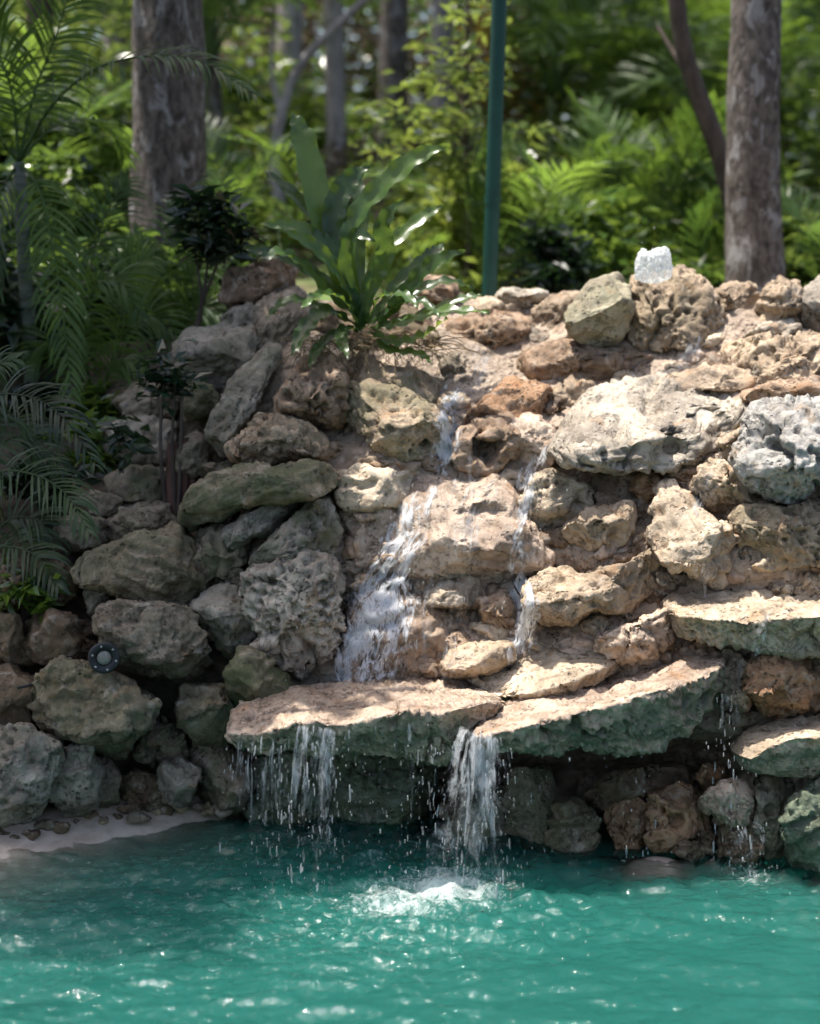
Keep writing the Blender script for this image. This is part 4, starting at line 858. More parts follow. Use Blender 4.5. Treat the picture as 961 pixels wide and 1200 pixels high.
V, F = join(parts); link('stem', mesh_np('stem', local(V, b), F), M['bark_dark'], e)
for q, (x, y, Yd, n, lab) in enumerate([(95, 520, 6.45, 260, 'low leafy seedling on the bare earth above the rubble wall'), (45, 560, 6.15, 260, 'leafy ground plant under the low drooping palm'), (120, 470, 6.75, 320, 'dark leafy plant below the young palm fronds'), (60, 470, 6.9, 320, 'dark leafy plant around the slender palm stem'), (30, 690, 5.72, 220, 'small trailing plant among the brown stones of the rubble wall')]):
    bush('ground_plant', lab, at(x, y + 25, Yd), (0.17, 0.12, 0.09), n, 0.075, ('leaf', 'leaf_dark')[q % 2], 1200 + q * 3, 'ground plants above the rubble wall', cat='plant')
# --- cut stump
b = at(206, 605, 6.02); e = empty('wood_stump', b, 'split reddish-brown wooden stump behind the boulders', 'stump')
for q, (x0, x1, y0) in enumerate([(193, 209, 518), (208, 220, 512), (219, 228, 545)]):
    w2 = (x1 - x0) / 2 / FPX * 6.02; h = (605 - y0) / FPX * 6.02
    V, F = trunk_mesh([(0, 0, -0.05), (0.005, 0, h * 0.5), (0.01, 0.01, h)], w2, w2 * 0.9, 60 + q, 16, 24, 0.18)
    V = np.vstack([V, V[-16:].mean(0)]); k = len(V) - 1; m = k - 16
    Ft = np.vstack([F, np.array([[m + i, m + (i + 1) % 16, k, k] for i in range(16)])])
    me = bpy.data.meshes.new('stake'); me.from_pydata((V + np.array([((x0 + x1) / 2 - 206) / FPX * 6.02, 0.01 * q, 0])).tolist(), [], [list(dict.fromkeys(f)) for f in Ft.tolist()]); me.update()
    link('stake', me, M['wood'], e)

# --- green metal post
b = at(571, 365, 7.6); b[2] = 1.5; tp = at(586, -20, 7.5)
e = empty('green_post', b, 'slim dark green metal post standing behind the waterfall rim', 'post')
V, F = tube([b, b * 0.5 + tp * 0.5, tp, tp * 1.25 - b * 0.25], 0.036, 20); link('pole', mesh_np('pole', local(V, b), F), M['pole'], e)
V, F = tube([b * 0.55 + tp * 0.45, b * 0.53 + tp * 0.47], 0.040, 20); link('clamp', mesh_np('clamp', local(V, b), F), M['pole'], e)
e2 = tp * 1.25 - b * 0.25; V, F = tube([e2, e2 + np.array([0, 0, 0.01]), e2 + np.array([0, 0, 0.02])], [0.042, 0.042, 0.004], 20); link('cap', mesh_np('cap', local(V, b), F), M['pole'], e)

# --- pool lamp
c = at(122, 771, 5.21); e = empty('pool_lamp', c, 'round black floodlight wedged between the boulders of the rubble wall', 'lamp')
ax = CAM - c; ax[2] *= 0.3; ax[0] += 0.4; ax /= np.linalg.norm(ax); r = 19 / FPX * 5.21
def lathe(prof, k=32):
    P = [tuple(ax * h) for h, _ in prof]; A = np.cross(ax, (0, 0, 1)); A /= np.linalg.norm(A); B = np.cross(A, ax); th = np.arange(k) * 2 * math.pi / k
    V = np.concatenate([np.array(P[i]) + prof[i][1] * (np.cos(th)[:, None] * A + np.sin(th)[:, None] * B) for i in range(len(prof))]); n = len(prof)
    i, j = np.meshgrid(np.arange(n - 1), np.arange(k), indexing='ij'); return V, np.stack([i * k + j, i * k + (j + 1) % k, (i + 1) * k + (j + 1) % k, (i + 1) * k + j], -1).reshape(-1, 4)[:, ::-1]
h = link('housing', mesh_np('housing', *lathe([(-0.09, r * 0.2), (-0.09, r * 0.7), (-0.01, r * 0.85), (-0.01, r), (0.006, r), (0.010, r * 0.9), (0.004, r * 0.52), (-0.004, r * 0.46), (-0.004, 0.001)])), M['black'], e)
link('lens', mesh_np('lens', *lathe([(0.000, r * 0.46), (0.006, r * 0.40), (0.010, r * 0.22), (0.011, 0.001)])), M['lens'], e)
A = np.cross(ax, (0, 0, 1)); A /= np.linalg.norm(A); Bv = np.cross(A, ax)
for k in range(6):
    th = k * math.pi / 3 + 0.3; q = ax * 0.008 + r * 0.76 * (math.cos(th) * A + math.sin(th) * Bv); V, F = lathe([(0, 0.0045), (0.004, 0.004), (0.005, 0.0005)], 8)
    link('bolt', mesh_np('bolt', V + q, F), M['steel'], h)
V, F = tube(smooth_path([c - ax * 0.085, c - ax * 0.13, at(100, 776, 5.47), at(80, 770, 5.42), at(62, 776, 5.40), at(40, 800, 5.38), at(20, 806, 5.36)], 30), 0.005, 6); link('cable', mesh_np('cable', local(V, c), F), M['black'], e)

# --- trees near the waterfall
b = gp(198, 8.3); L = lambda px, py, Yd: at(px, py, Yd)
tree('broad_tree', 'thick grey-brown tree trunk behind the palms, shading the rubble wall', b, [b - (0, 0, .2), L(198, 250, 8.3), L(197, 0, 8.3), L(196, -150, 8.3), L(190, -330, 8.3)], 0.205, 0.16, 'bark',
     [((-2.75, 6.5, 5.3), (1.1, 1.4, 0.8), 4800, 0.17, 'leaf', 0.2), ((-1.92, 6.5, 5.3), (0.46, 0.9, 0.5), 2100, 0.17, 'leaf', 0.2)], 11, flare=0.25,
     branches=[([L(190, -200, 8.3), np.array([-1.9, 7.6, 4.9]), np.array([-2.9, 7.0, 5.4])], 0.09), ([L(190, -230, 8.3), np.array([-1.7, 7.3, 5.0]), np.array([-1.9, 6.6, 5.5])], 0.07), ([L(190, -260, 8.3), np.array([-1.9, 8.4, 5.3]), np.array([-2.6, 8.2, 5.9])], 0.06)])
b = np.array([-3.3, 6.6, 1.3])  # tree added out of view; its crown blocks sky light above the rubble wall
tree('added_shade_tree', 'leafy tree added out of view to keep sky light off the rubble wall', b, [b, b + (0.1, -0.3, 1.2), b + (0.3, -0.8, 2.4), b + (0.6, -1.3, 3.2)], 0.13, 0.08, 'bark',
     [((-2.65, 6.1, 4.5), (0.9, 0.7, 0.6), 2400, 0.16, 'leaf', 0.2)], 17, branches=[([b + (0.3, -0.8, 2.4), np.array([-2.4, 6.0, 4.2]), np.array([-1.9, 6.0, 4.6])], 0.05)])
b = gp(883, 8.2)
tree('straight_tree', 'straight brown tree trunk with pale lichen patches rising behind the rim boulders', b, [b - (0, 0, .2), L(883, 250, 8.2), L(882, 120, 8.2), L(886, 0, 8.2), L(890, -250, 8.2)], 0.145, 0.12, 'bark',
     [((2.9, 9.6, 6.2), (1.2, 1.2, 0.8), 1300, 0.16, 'leaf', 0.3)], 12, flare=0.2, branches=[([L(890, -200, 8.2), np.array([2.2, 8.7, 5.2]), np.array([2.9, 9.2, 6.0])], 0.07)])
b = gp(880, 9.1)
tree('leaning_tree', 'thin dark tree trunk leaning away from the straight lichen-spotted one', b, [b - (0, 0, .2), L(868, 290, 9.1), L(846, 190, 9.1), L(822, 120, 9.1), L(800, 50, 9.1), L(788, -60, 9.1), L(780, -200, 9.1)], 0.062, 0.045, 'bark_dark',
     [((1.6, 11.2, 6.4), (1.2, 1.2, 0.8), 1500, 0.16, 'leaf', 0.3)], 13, branches=[([L(822, 120, 9.1), L(806, 90, 9.2), L(770, 30, 9.4)], 0.03)])

# ------------------------------------------------------------------ the jungle behind
def T(px, Yd, lean=0.0, h=5.0):
    b = gp(px, Yd); return b, [b - (0, 0, .2), b + (lean * 0.3, 0, h * 0.33), b + (lean * 0.75, 0.1, h * 0.66), b + (lean, 0, h)]
for k, (px, Yd, lean, h, r, bark, lab, cr) in enumerate([
 (400, 13.0, -0.15, 7, 0.09, 'bark_pale', 'pale slim trunk in the gloom between the fern and the forked grey tree', (0.3, 0.5, 1.0)),
 (520, 14.0, -0.10, 7, 0.10, 'bark_pale', 'pale straight trunk behind the yellow-green sapling', (-0.2, 1.0, 1.0)),
 (455, 15.5, 0.3, 8, 0.15, 'bark', 'grey-brown forest trunk in the gloom behind the pale ones', (0, 1.0, 1.4)),
 (330, 14.5, 0.6, 8, 0.13, 'bark_pale', 'slanting pale trunk beyond the upright fern leaf', (0, 1.0, 1.2)),
 (265, 12.5, -0.3, 7, 0.08, 'bark', 'thin trunk half hidden by the thick grey-brown tree', (-0.3, 0.6, 1.0)),
 (700, 16.0, -0.8, 8, 0.14, 'bark', 'brown forest trunk leaning over the bright palms', (0, 1.5, 1.4)),
 (60, 12.0, 0.2, 7, 0.12, 'bark_dark', 'dark forest trunk behind the slender feather palm', (0.2, 1.0, 1.2)),
 (985, 13.0, -0.2, 8, 0.13, 'bark', 'brown trunk beyond the straight lichen-spotted tree', (0.3, 1.0, 1.3)),
 (620, 19.0, 0.4, 9, 0.18, 'bark_pale', 'far pale trunk seen past the green post', (0.2, 1.0, 1.6)),
 (150, 16.0, 0.1, 9, 0.16, 'bark', 'far trunk deep in the foliage behind the feather palm', (0, 1.0, 1.5)),
]):
    b, P = T(px, Yd, lean, h); c = P[-1] + np.array([cr[0], cr[1], -0.2])
    tree('forest_tree', lab, b, P, r, r * 0.6, bark, [(c, (cr[2] * 1.3, cr[2] * 1.2, cr[2] * 0.9), 900, 0.19, ('leaf', 'leaf_light')[k % 2], 0.25)], 400 + k, 'trees of the jungle behind the waterfall',
         branches=[([P[2], (P[2] + c) / 2 + np.array([0.5, 0, 0.2]), c + np.array([0.6, 0, 0])], r * 0.4), ([P[1] * 0.4 + P[2] * 0.6, P[2] + np.array([-0.6, 0.2, 0.1]), P[2] + np.array([-1.1, 0.3, 0.9])], r * 0.3)])
# forked pale branch tree
b = gp(345, 12.2)
tree('forked_tree', 'forked pale grey sapling with bare slanting branches behind the fern', b, [b, L(322, 190, 12.2), L(345, 90, 12.2), L(395, 30, 12.2), L(440, -10, 12.2)], 0.05, 0.025, 'bark_pale', None, 15, branches=[([L(330, 140, 12.2), L(318, 80, 12.2), L(322, 0, 12.2)], 0.025)])
# yellow-green sapling by the post
b = gp(545, 9.6)
e = empty('sapling', b, 'slender yellow-green sapling with airy leaf sprays beside the green post', 'sapling')
V, F = trunk_mesh([b, L(550, 250, 9.6), L(545, 120, 9.6), L(548, 0, 9.6), L(552, -40, 9.6)], 0.022, 0.01, 3, 8, 30); parts = [(V, F)]; cc = []
rng = np.random.default_rng(21)
for k in range(34):
    y = rng.uniform(10, 215); x = 545 + rng.normal() * 42 - (20 if y > 100 else 0); p = L(x, y, 9.6 + rng.uniform(-0.3, 0.3)); cc.append(p)
    parts.append(tube(smooth_path([L(547, y + 25, 9.6), (p + L(547, y, 9.6)) / 2, p], 6), np.linspace(0.006, 0.003, 6), 4))
V, F = join(parts); link('trunk', mesh_np('trunk', local(V, b), F), M['bark_dark'], e)
V, F = leaf_cloud(620, cc, (0.10, 0.10, 0.035), 0.11, 22, 0.36); link('crown', mesh_np('crown', local(V, b), F, False), M['leaf_light'], e)
# branch of light leaves over the trunk gap, top
b = gp(250, 10.5)
bushes = [
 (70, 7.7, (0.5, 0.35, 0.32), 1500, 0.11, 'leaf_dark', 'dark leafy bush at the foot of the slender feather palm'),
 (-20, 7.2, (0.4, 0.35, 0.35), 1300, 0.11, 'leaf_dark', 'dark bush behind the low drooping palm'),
 (150, 7.9, (0.4, 0.3, 0.30), 1300, 0.11, 'leaf', 'mid-green bush between the young palm and the thick trunk'),
 (20, 8.4, (0.7, 0.4, 0.5), 1800, 0.12, 'leaf', 'leafy green bush beyond the slender feather palm stem'),
 (300, 8.2, (0.4, 0.3, 0.25), 1100, 0.10, 'leaf', 'low leafy bush behind the fern and dark rim stone'),
 (720, 9.6, (0.6, 0.4, 0.35), 1500, 0.10, 'leaf', 'fine-leaved bush just behind the angular boulder'),
 (560, 9.9, (0.4, 0.3, 0.45), 1000, 0.10, 'leaf_light', 'airy light bush beside the foot of the sapling'),
 (845, 10.2, (0.5, 0.4, 0.6), 1500, 0.11, 'leaf', 'glossy bush crowding the straight lichen-spotted tree'),
 # px, Y, radii, n, leaf, mat, label
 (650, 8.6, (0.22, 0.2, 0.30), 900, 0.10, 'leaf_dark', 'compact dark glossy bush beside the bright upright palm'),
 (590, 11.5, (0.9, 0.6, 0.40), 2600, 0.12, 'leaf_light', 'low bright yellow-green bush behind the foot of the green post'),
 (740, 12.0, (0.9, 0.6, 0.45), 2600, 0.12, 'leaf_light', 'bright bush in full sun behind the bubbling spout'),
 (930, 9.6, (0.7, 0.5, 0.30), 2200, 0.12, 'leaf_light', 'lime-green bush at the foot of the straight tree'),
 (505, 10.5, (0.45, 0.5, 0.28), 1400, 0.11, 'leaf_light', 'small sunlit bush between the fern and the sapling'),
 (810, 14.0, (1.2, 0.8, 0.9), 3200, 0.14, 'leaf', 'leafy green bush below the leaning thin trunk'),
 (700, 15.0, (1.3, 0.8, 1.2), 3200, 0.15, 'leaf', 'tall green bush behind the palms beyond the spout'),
 (420, 16.5, (1.5, 0.8, 1.3), 2200, 0.15, 'leaf_dry', 'dry grey-brown bush in the gloom behind the fern'),
 (330, 13.5, (0.9, 0.8, 0.9), 2400, 0.14, 'leaf', 'green bush behind the tall fern leaf beside the thick trunk'),
 (120, 10.5, (0.8, 0.6, 0.7), 2600, 0.14, 'leaf', 'green bush between the feather palm and the thick trunk'),
 (20, 10.0, (0.9, 0.6, 0.8), 2600, 0.14, 'leaf', 'green bush behind the stem of the feather palm'),
 (130, 14.5, (1.6, 0.8, 1.4), 3400, 0.16, 'leaf_light', 'tall light-green bush far behind the thick trunk'),
 (270, 11.0, (0.45, 0.4, 0.4), 1300, 0.13, 'leaf_light', 'light-green bush just beside the thick trunk'),
 (900, 15.5, (1.6, 0.8, 1.6), 3400, 0.16, 'leaf', 'tall dense bush behind the straight tree'),
 (540, 18.0, (2.0, 0.9, 1.8), 3600, 0.18, 'leaf', 'large dim bush far behind the green post'),
 (340, 18.5, (2.0, 0.9, 1.8), 3000, 0.18, 'leaf_dry', 'large dry grey bush far behind the fern'),
 (770, 19.0, (2.2, 0.9, 2.0), 3600, 0.18, 'leaf', 'large green bush far beyond the leaning trunk'),
 (40, 18.5, (2.2, 0.9, 2.0), 3400, 0.18, 'leaf', 'large green bush far behind the feather palm'),
 (1010, 18.0, (2.2, 0.9, 2.2), 3400, 0.18, 'leaf_light', 'large pale bush far beyond the straight tree'),
 (220, 20.0, (2.4, 0.9, 2.4), 3400, 0.19, 'leaf', 'large green bush at the far side of the clearing'),
 (690, 17.0, (1.6, 0.9, 1.0), 2000, 0.15, 'leaf_dry', 'withered beige bush beyond the tall palms'),
 (830, 17.5, (1.6, 0.9, 1.2), 2000, 0.15, 'leaf_dry', 'withered grey bush beyond the leaning trunk'),
 (470, 12.5, (0.8, 0.5, 0.5), 1300, 0.12, 'leaf_dry', 'low withered bush behind the sapling'),
 (600, 15.0, (0.5, 0.5, 1.5), 900, 0.12, 'leaf_yellow', 'sparse bush with yellowing leaves past the top of the green post'),
 (1120, 11.0, (1.0, 0.7, 0.9), 2200, 0.14, 'leaf', 'rounded green bush well past the straight tree'),
 (1250, 13.5, (1.6, 0.9, 1.5), 2600, 0.16, 'leaf', 'tall green thicket bush beyond the end of the rim'),
 (-140, 11.5, (1.2, 0.8, 1.2), 2400, 0.15, 'leaf', 'rounded green bush well beyond the feather palm'),
 (-280, 14.0, (1.8, 0.9, 1.7), 2800, 0.16, 'leaf', 'tall green thicket bush beyond the rubble wall end'),
 (620, 9.2, (0.5, 0.3, 0.16), 900, 0.09, 'leaf_light', 'ankle-high bright groundcover plant behind the pale squared block'),
 (800, 9.0, (0.5, 0.3, 0.18), 900, 0.09, 'leaf', 'low green plant behind the big pitted boulder'),
]
for k, (px, Yd, r, n, sz, mt, lab) in enumerate(bushes):
    bush('jungle_bush', lab, gp(px, Yd), r, n, sz, mt, 600 + k * 7, 'bushes of the jungle behind the waterfall')
palms = [
 (625, 9.4, 12, 0.9, 'palm_light', 0.15, 1.45, 'bright upright palm clump behind the pale squared block'),
 (690, 10.4, 12, 1.05, 'palm', 0.3, 1.4, 'green palm clump between the dark bush and the spout'),
 (765, 10.0, 11, 1.1, 'palm', 0.1, 1.0, 'spreading green palm behind the bubbling spout'),
 (835, 9.3, 9, 0.8, 'palm', 0.0, 0.9, 'low palm against the foot of the straight tree'),
 (935, 9.0, 10, 0.8, 'palm_light', 0.0, 0.9, 'lime palm past the straight tree on the rim'),
 (560, 10.8, 9, 0.9, 'palm_light', 0.0, 0.9, 'sunlit palm seedling behind the green post'),
 (640, 13.0, 12, 1.7, 'palm', 1.3, 0.8, 'tall palm with drooping crown beyond the green post'),
 (740, 13.5, 12, 1.6, 'palm', 1.1, 0.8, 'tall palm beyond the bright palms and spout'),
 (300, 9.2, 10, 0.9, 'palm', 0.35, 1.0, 'green palm beside the thick trunk behind the rocks'),
 (85, 9.8, 9, 1.1, 'palm_light', 0.4, 1.0, 'dense green palm behind the slender feather palm'),
 (-20, 9.8, 9, 1.2, 'palm', 0.6, 0.9, 'green palm beyond the feather palm stem'),
 (60, 12.0, 12, 1.8, 'palm', 1.8, 0.7, 'tall green palm with wide crown behind the feather palm'),
 (250, 12.0, 12, 1.5, 'palm_light', 1.5, 0.8, 'light palm crown showing past the thick trunk'),
 (980, 11.5, 11, 1.5, 'palm', 1.2, 0.8, 'green palm crown past the straight tree'),
 (860, 12.5, 11, 1.4, 'palm', 0.9, 0.8, 'green palm behind the straight tree'),
 (520, 13.5, 10, 1.2, 'palm_light', 0.2, 0.9, 'pale palm clump deep behind the sapling'),
 (450, 9.0, 8, 0.6, 'palm_light', 0.0, 0.8, 'small bright palm seedling behind the fern'),
]
for k, (px, Yd, nf, ln, mt, stem, up, lab) in enumerate(palms):
    palm('areca_palm', lab, gp(px, Yd), nf, ln, mt, 800 + k * 5, stem, 'palms of the jungle behind the waterfall', up, clump=3 if stem < 0.7 else 1)
# far wood
cc = np.concatenate([ell_centers(60, (2.6, 1.2, 3.2), 900 + k, 0.2) + np.array([x, 26 + 2 * math.sin(k * 1.7), 3.6 + 2.6 * (k % 2) * 1.4]) for k, x in enumerate(np.linspace(-16, 16, 17))])
V, F = leaf_cloud(20000, cc, (0.5, 0.5, 0.45), 0.26, 999, 0.5); o = link('far_wood', mesh_np('far_wood', V, F, False), M['leaf']); tag(o, 'far-off wall of green jungle foliage closing the view', 'jungle', kind='stuff')
cc = np.concatenate([ell_centers(50, (2.6, 1.2, 2.6), 940 + k, 0.2) + np.array([x, 30 + 2 * math.sin(k * 2.7), 9.5 + 2.0 * (k % 2)]) for k, x in enumerate(np.linspace(-18, 18, 15))])
V, F = leaf_cloud(9000, cc, (0.6, 0.5, 0.5), 0.30, 998, 0.5); o = link('far_canopy', mesh_np('far_canopy', V, F, False), M['leaf']); tag(o, 'high treetops of the jungle far behind the palms', 'jungle', kind='stuff')

# ------------------------------------------------------------------ falling water
bpy.context.view_layer.update(); DG = bpy.context.evaluated_depsgraph_get()
ROCKS = [o for o in bpy.data.objects if o.type == 'MESH' and (o.parent in (WF, WL) or o.name.startswith('boulder'))]
from mathutils.bvhtree import BVHTree
BV = []
for o in ROCKS:
    me = o.data; V = np.empty(len(me.vertices) * 3, np.float32); me.vertices.foreach_get('co', V); mw = np.array(o.matrix_world)
    V = V.reshape(-1, 3) @ mw[:3, :3].T + mw[:3, 3]; lo, hi = V.min(0), V.max(0)
    BV.append([lo, hi, o, (o.matrix_world.copy(), o.matrix_world.inverted(), o.matrix_world.inverted().to_3x3())])
BOX = []
def hit_obj(px, py):
    if len(BOX) != 2 or len(BOX[0]) != len(BV): BOX[:] = [np.array([r_[0] for r_ in BV]), np.array([r_[1] for r_ in BV])]
    d = rays(px, py); d = d / np.linalg.norm(d); best = None; bo = None; dv = np.where(np.abs(d) < 1e-9, 1e-9, d)
    t0 = (BOX[0] - CAM) / dv; t1 = (BOX[1] - CAM) / dv
    for k in np.nonzero(np.minimum(t0, t1).max(1) <= np.maximum(t0, t1).min(1))[0]:
        o = BV[k][2]; mw, inv, i3 = BV[k][3]; ok, loc, nor, idx = o.ray_cast(inv @ Vector(CAM), i3 @ Vector(d))
        if ok:
            q = np.array(mw @ loc)
            if best is None or q[1] < best[1]: best = q; bo = o
    return bo, best
def hit(px, py): return hit_obj(px, py)[1]
rng = np.random.default_rng(606); placed = []
for _ in range(900):
    x = rng.uniform(395, 985); y = rng.uniform(395, 860)
    if x < 600 and y < 470: continue
    if any((x - a) ** 2 + (y - b) ** 2 < (c_ + 9) ** 2 for a, b, c_ in placed): continue
    bo, by_ = hit_obj(x, y)
    if bo is None or not bo.name.startswith('mortar'): continue
    r_ = rng.uniform(7, 17); th = np.linspace(0, 6.283, 10)[:-1] + rng.uniform(0, 1); el = rng.uniform(1.1, 2.0)
    placed.append((x, y, r_))
    st([(x + r_ * el * rng.uniform(0.75, 1.2) * math.cos(a), y + r_ * 0.8 * rng.uniform(0.75, 1.2) * math.sin(a)) for a in th], ('tan', 'brown', 'pink', 'cream', 'dgrey', 'dbrown')[rng.integers(6)], T=0.045, dY=by_[1] - float(base_y(x, y)) - 0.005, pits=0.8, rough=0.9, wet=0.6, sub=4, under=0.3)
    if len(placed) >= 110: break
bpy.context.view_layer.update()
for o in [q for q in WF.children if q not in ROCKS]:
    me = o.data; V = np.empty(len(me.vertices) * 3, np.float32); me.vertices.foreach_get('co', V); mw = np.array(o.matrix_world)
    V = V.reshape(-1, 3) @ mw[:3, :3].T + mw[:3, 3]; BV.append([V.min(0), V.max(0), o, (o.matrix_world.copy(), o.matrix_world.inverted(), o.matrix_world.inverted().to_3x3())])
def flow_mesh(name, label, G, flow, fade, mat, group):
    V = G.reshape(-1, 3); b = V.min(0); me = mesh_np(name, V - b, grid_faces(*G.shape[:2]))
    a = me.attributes.new('flow', 'FLOAT_VECTOR', 'POINT'); a.data.foreach_set('vector', flow.reshape(-1, 3).astype(np.float32).ravel())
    a = me.attributes.new('fade', 'FLOAT', 'POINT'); a.data.foreach_set('value', fade.ravel().astype(np.float32))
    return tag(link(name, me, M[mat], None, b), label, 'water', group)
def flow_film(label, guide, width, s, mat='flow_thick', lift=0.012, fmax=1.0):
    """sheet of water running down the rock face along a pixel guide [(x, y), ...]"""
    rng = np.random.default_rng(s); g = np.asarray(guide, float); ysv = np.arange(g[0, 1], g[-1, 1] + 0.1, 4.0); wm = np.interp(ysv, g[:, 1], width); nu = int(max(7, min(34, max(width) / 4))); us = np.linspace(-0.5, 0.5, nu)
    nv = len(ysv); PX = np.interp(ysv, g[:, 1], g[:, 0])[:, None] + us[None] * wm[:, None] + 2.5 * np.sin(ysv * 0.06 + s)[:, None]; PY = np.repeat(ysv[:, None], nu, 1) + 6 * np.sin(us * 9 + s)[None]
    YY = np.zeros((nv, nu))
    for a in range(nv):
        for c in range(nu):
            h_ = hit(PX[a, c], PY[a, c]); y = (h_[1] if h_ is not None else float(base_y(PX[a, c], PY[a, c]))) - lift
            YY[a, c] = y if a == 0 else min(y, YY[a - 1, c] + 0.010)
    for _ in range(2):
        YY[:, 1:-1] = np.minimum((YY[:, :-2] + 2 * YY[:, 1:-1] + YY[:, 2:]) / 4, YY[:, 1:-1] + 0.01)
    G = at(PX, PY, YY); G[..., 1] -= 0.012 * np.abs(fbm(G.reshape(-1, 3) * np.array([60, 20, 14.0]), 3, s).reshape(nv, nu))
    flow = np.zeros((nv, nu, 3)); flow[..., 0] = us[None] * wm[:, None] / FPX * 5.6 + s * 3.1; flow[..., 1] = (ysv / FPX * 5.6)[:, None]
    tv = np.linspace(0, 1, nv)[:, None]; fade = sstep(0, 0.4, 0.5 - np.abs(us)[None] + 0.22 * fbm(np.stack([flow[..., 0] * 9, flow[..., 1] * 9, 0 * flow[..., 0]], -1).reshape(-1, 3), 3, s).reshape(nv, nu)) * sstep(0, 0.12, tv) * sstep(0, 0.06, 1.0 - tv) * fmax
    return flow_mesh('water_cascade', label, G, flow, fade, mat, 'water running down the waterfall')
S1, F1 = ico(2)
def blob(p, v, rad, ln, rng):
    v = v / np.linalg.norm(v); a = np.cross(v, (0.3, 1, 0)); a /= np.linalg.norm(a); b_ = np.cross(v, a)
    q = S1 * (1 + 0.35 * vnoise(S1 * 1.7 + rng.uniform(0, 50, 3), 3))[:, None]
    return p + q[:, :1] * a * rad + q[:, 1:2] * b_ * rad + q[:, 2:] * v * ln, F1
def curtain(label, lip, vx, s, v0=0.2, layers=2, nb=60, fan=0.0, brk=0.6, fmax=1.0, rad=(0.0013, 0.0036), mat='plume'):
    """free fall from a lip: torn sheets plus drawn-out drops; lip = (x, y, distance) pixel points"""
    rng = np.random.default_rng(s); lp = np.array([at(a, b, c) for a, b, c in lip]); nu, nv = 26, 48; us = np.linspace(0, 1, nu)
    p0 = np.stack([np.interp(us, np.linspace(0, 1, len(lp)), lp[:, k]) for k in range(3)], 1)
    e = empty('water_curtain', (lp.mean(0)[0], lp.mean(0)[1], 0), label, 'water', 'water dropping off the shelves into the pool'); e0 = np.array(e.location)
    for q in range(layers):
        T_ = np.sqrt(2 * np.maximum(0.03, p0[:, 2]) / 9.8); tt = np.linspace(0, 1, nv)[:, None] ** 0.6 * T_[None]
        ph = rng.uniform(0, 99); vv = vx + fan * (us - 0.5) + rng.normal() * 0.03 + 0.10 * vnoise(np.stack([us * 7 + ph, 0 * us, 0 * us], 1), 14)
        w_ = 0.35 * vnoise(np.stack([us * 9 + ph, 0 * us, 0 * us], 1), 4); vy = -v0 * (1 + w_) * rng.uniform(0.8, 1.2)
        G = np.stack([p0[None, :, 0] + vv[None] * tt, p0[None, :, 1] + vy[None] * tt, p0[None, :, 2] - 4.9 * tt ** 2], -1)
        nz = np.stack([us[None] * 14 + 0 * tt, tt * 14, ph + 0 * tt + 0 * us[None]], -1).reshape(-1, 3); gr = np.linspace(0.2, 1, nv)[:, None]
        G[..., 0] += 0.012 * gr * fbm(nz, 2, s).reshape(nv, nu); G[..., 1] += 0.03 * gr * fbm(nz, 3, s + 3).reshape(nv, nu)
        flow = np.zeros((nv, nu, 3)); flow[..., 0] = (p0[:, 0] - p0[0, 0])[None] * (1 + 0 * tt) + ph; flow[..., 1] = (0.25 * tt / T_.max() + 0.75 * 4.9 * tt ** 2) + q * 0.7
        tv = np.linspace(0, 1, nv)[:, None]; fade = sstep(0, 0.16, 0.5 - np.abs(us - 0.5))[None] * (1 - brk * sstep(0.15, 0.95, tv)) * fmax * sstep(0, 0.03, tv)
        nz2 = np.stack([us[None] * 5.5 + 1.1 * tv + ph, 1.6 * tv + 0 * us[None], 0 * tv + 0 * us[None]], -1).reshape(-1, 3); fade = fade * (0.12 + 0.88 * sstep(-0.22, 0.22, fbm(nz2, 2, s + 8).reshape(nv, nu) + 0.10))
        o = flow_mesh('sheet', None, G, flow, fade, mat, None); del o['category']; o.parent = e; o.location = tuple(np.array(o.location) - e0)
    parts = []
    cl = rng.uniform(0, 1, 7)
    for k in range(int(nb * 0.6)):
        u = np.clip(cl[rng.integers(7)] + rng.normal() * 0.05, 0, 1); p = np.array([np.interp(u, us, p0[:, d]) for d in range(3)]); T_ = math.sqrt(2 * max(0.03, p[2]) / 9.8)
        t = T_ * math.sqrt(rng.uniform(0.02, 0.97)); vxx = vx + fan * (u - 0.5) + rng.normal() * 0.06; vyy = -v0 * rng.uniform(0.4, 1.5); vz = -9.8 * t
        r_ = rng.uniform(*rad) * (0.6 if rng.uniform() < 0.5 else 1.0); parts.append(blob(p + np.array([vxx * t, vyy * t, -4.9 * t * t]), np.array([vxx, vyy, vz - 0.2]), r_, r_ * rng.uniform(1.5, 9), rng))
    V, F = join(parts); tag(link('drops', mesh_np('drops', V - e0, F), M['spray'], e), kind='stuff'); return e
flow_film('white water sliding past the hollow brown stone', [(545, 440), (530, 478), (522, 520), (516, 562)], [60, 46, 46, 60], 1, fmax=1.0)
flow_film('broad foaming cascade over the brown wet stones onto the wide shelf', [(505, 552), (478, 620), (448, 690), (440, 806)], [60, 96, 130, 170], 2)
flow_film('second braid of foam in the broad cascade beside the pitted white stone', [(470, 610), (440, 660), (415, 720), (408, 806)], [30, 40, 52, 66], 21)
flow_film('narrow white cascade beside the long tan stone', [(640, 505), (618, 560), (604, 640), (614, 700), (612, 782)], [40, 42, 48, 66, 84], 3, fmax=1.0)
flow_film('thin trickles over the wet stones between the two cascades', [(540, 600), (545, 700), (548, 790)], [90, 110, 120], 4, 'flow_thin', 0.008, 0.6)
flow_film('wide broken film spreading over the big pinkish stone', [(560, 470), (545, 560), (530, 640), (510, 720), (500, 806)], [60, 130, 170, 180, 190], 31, 'flow_thin', 0.010, 0.75)
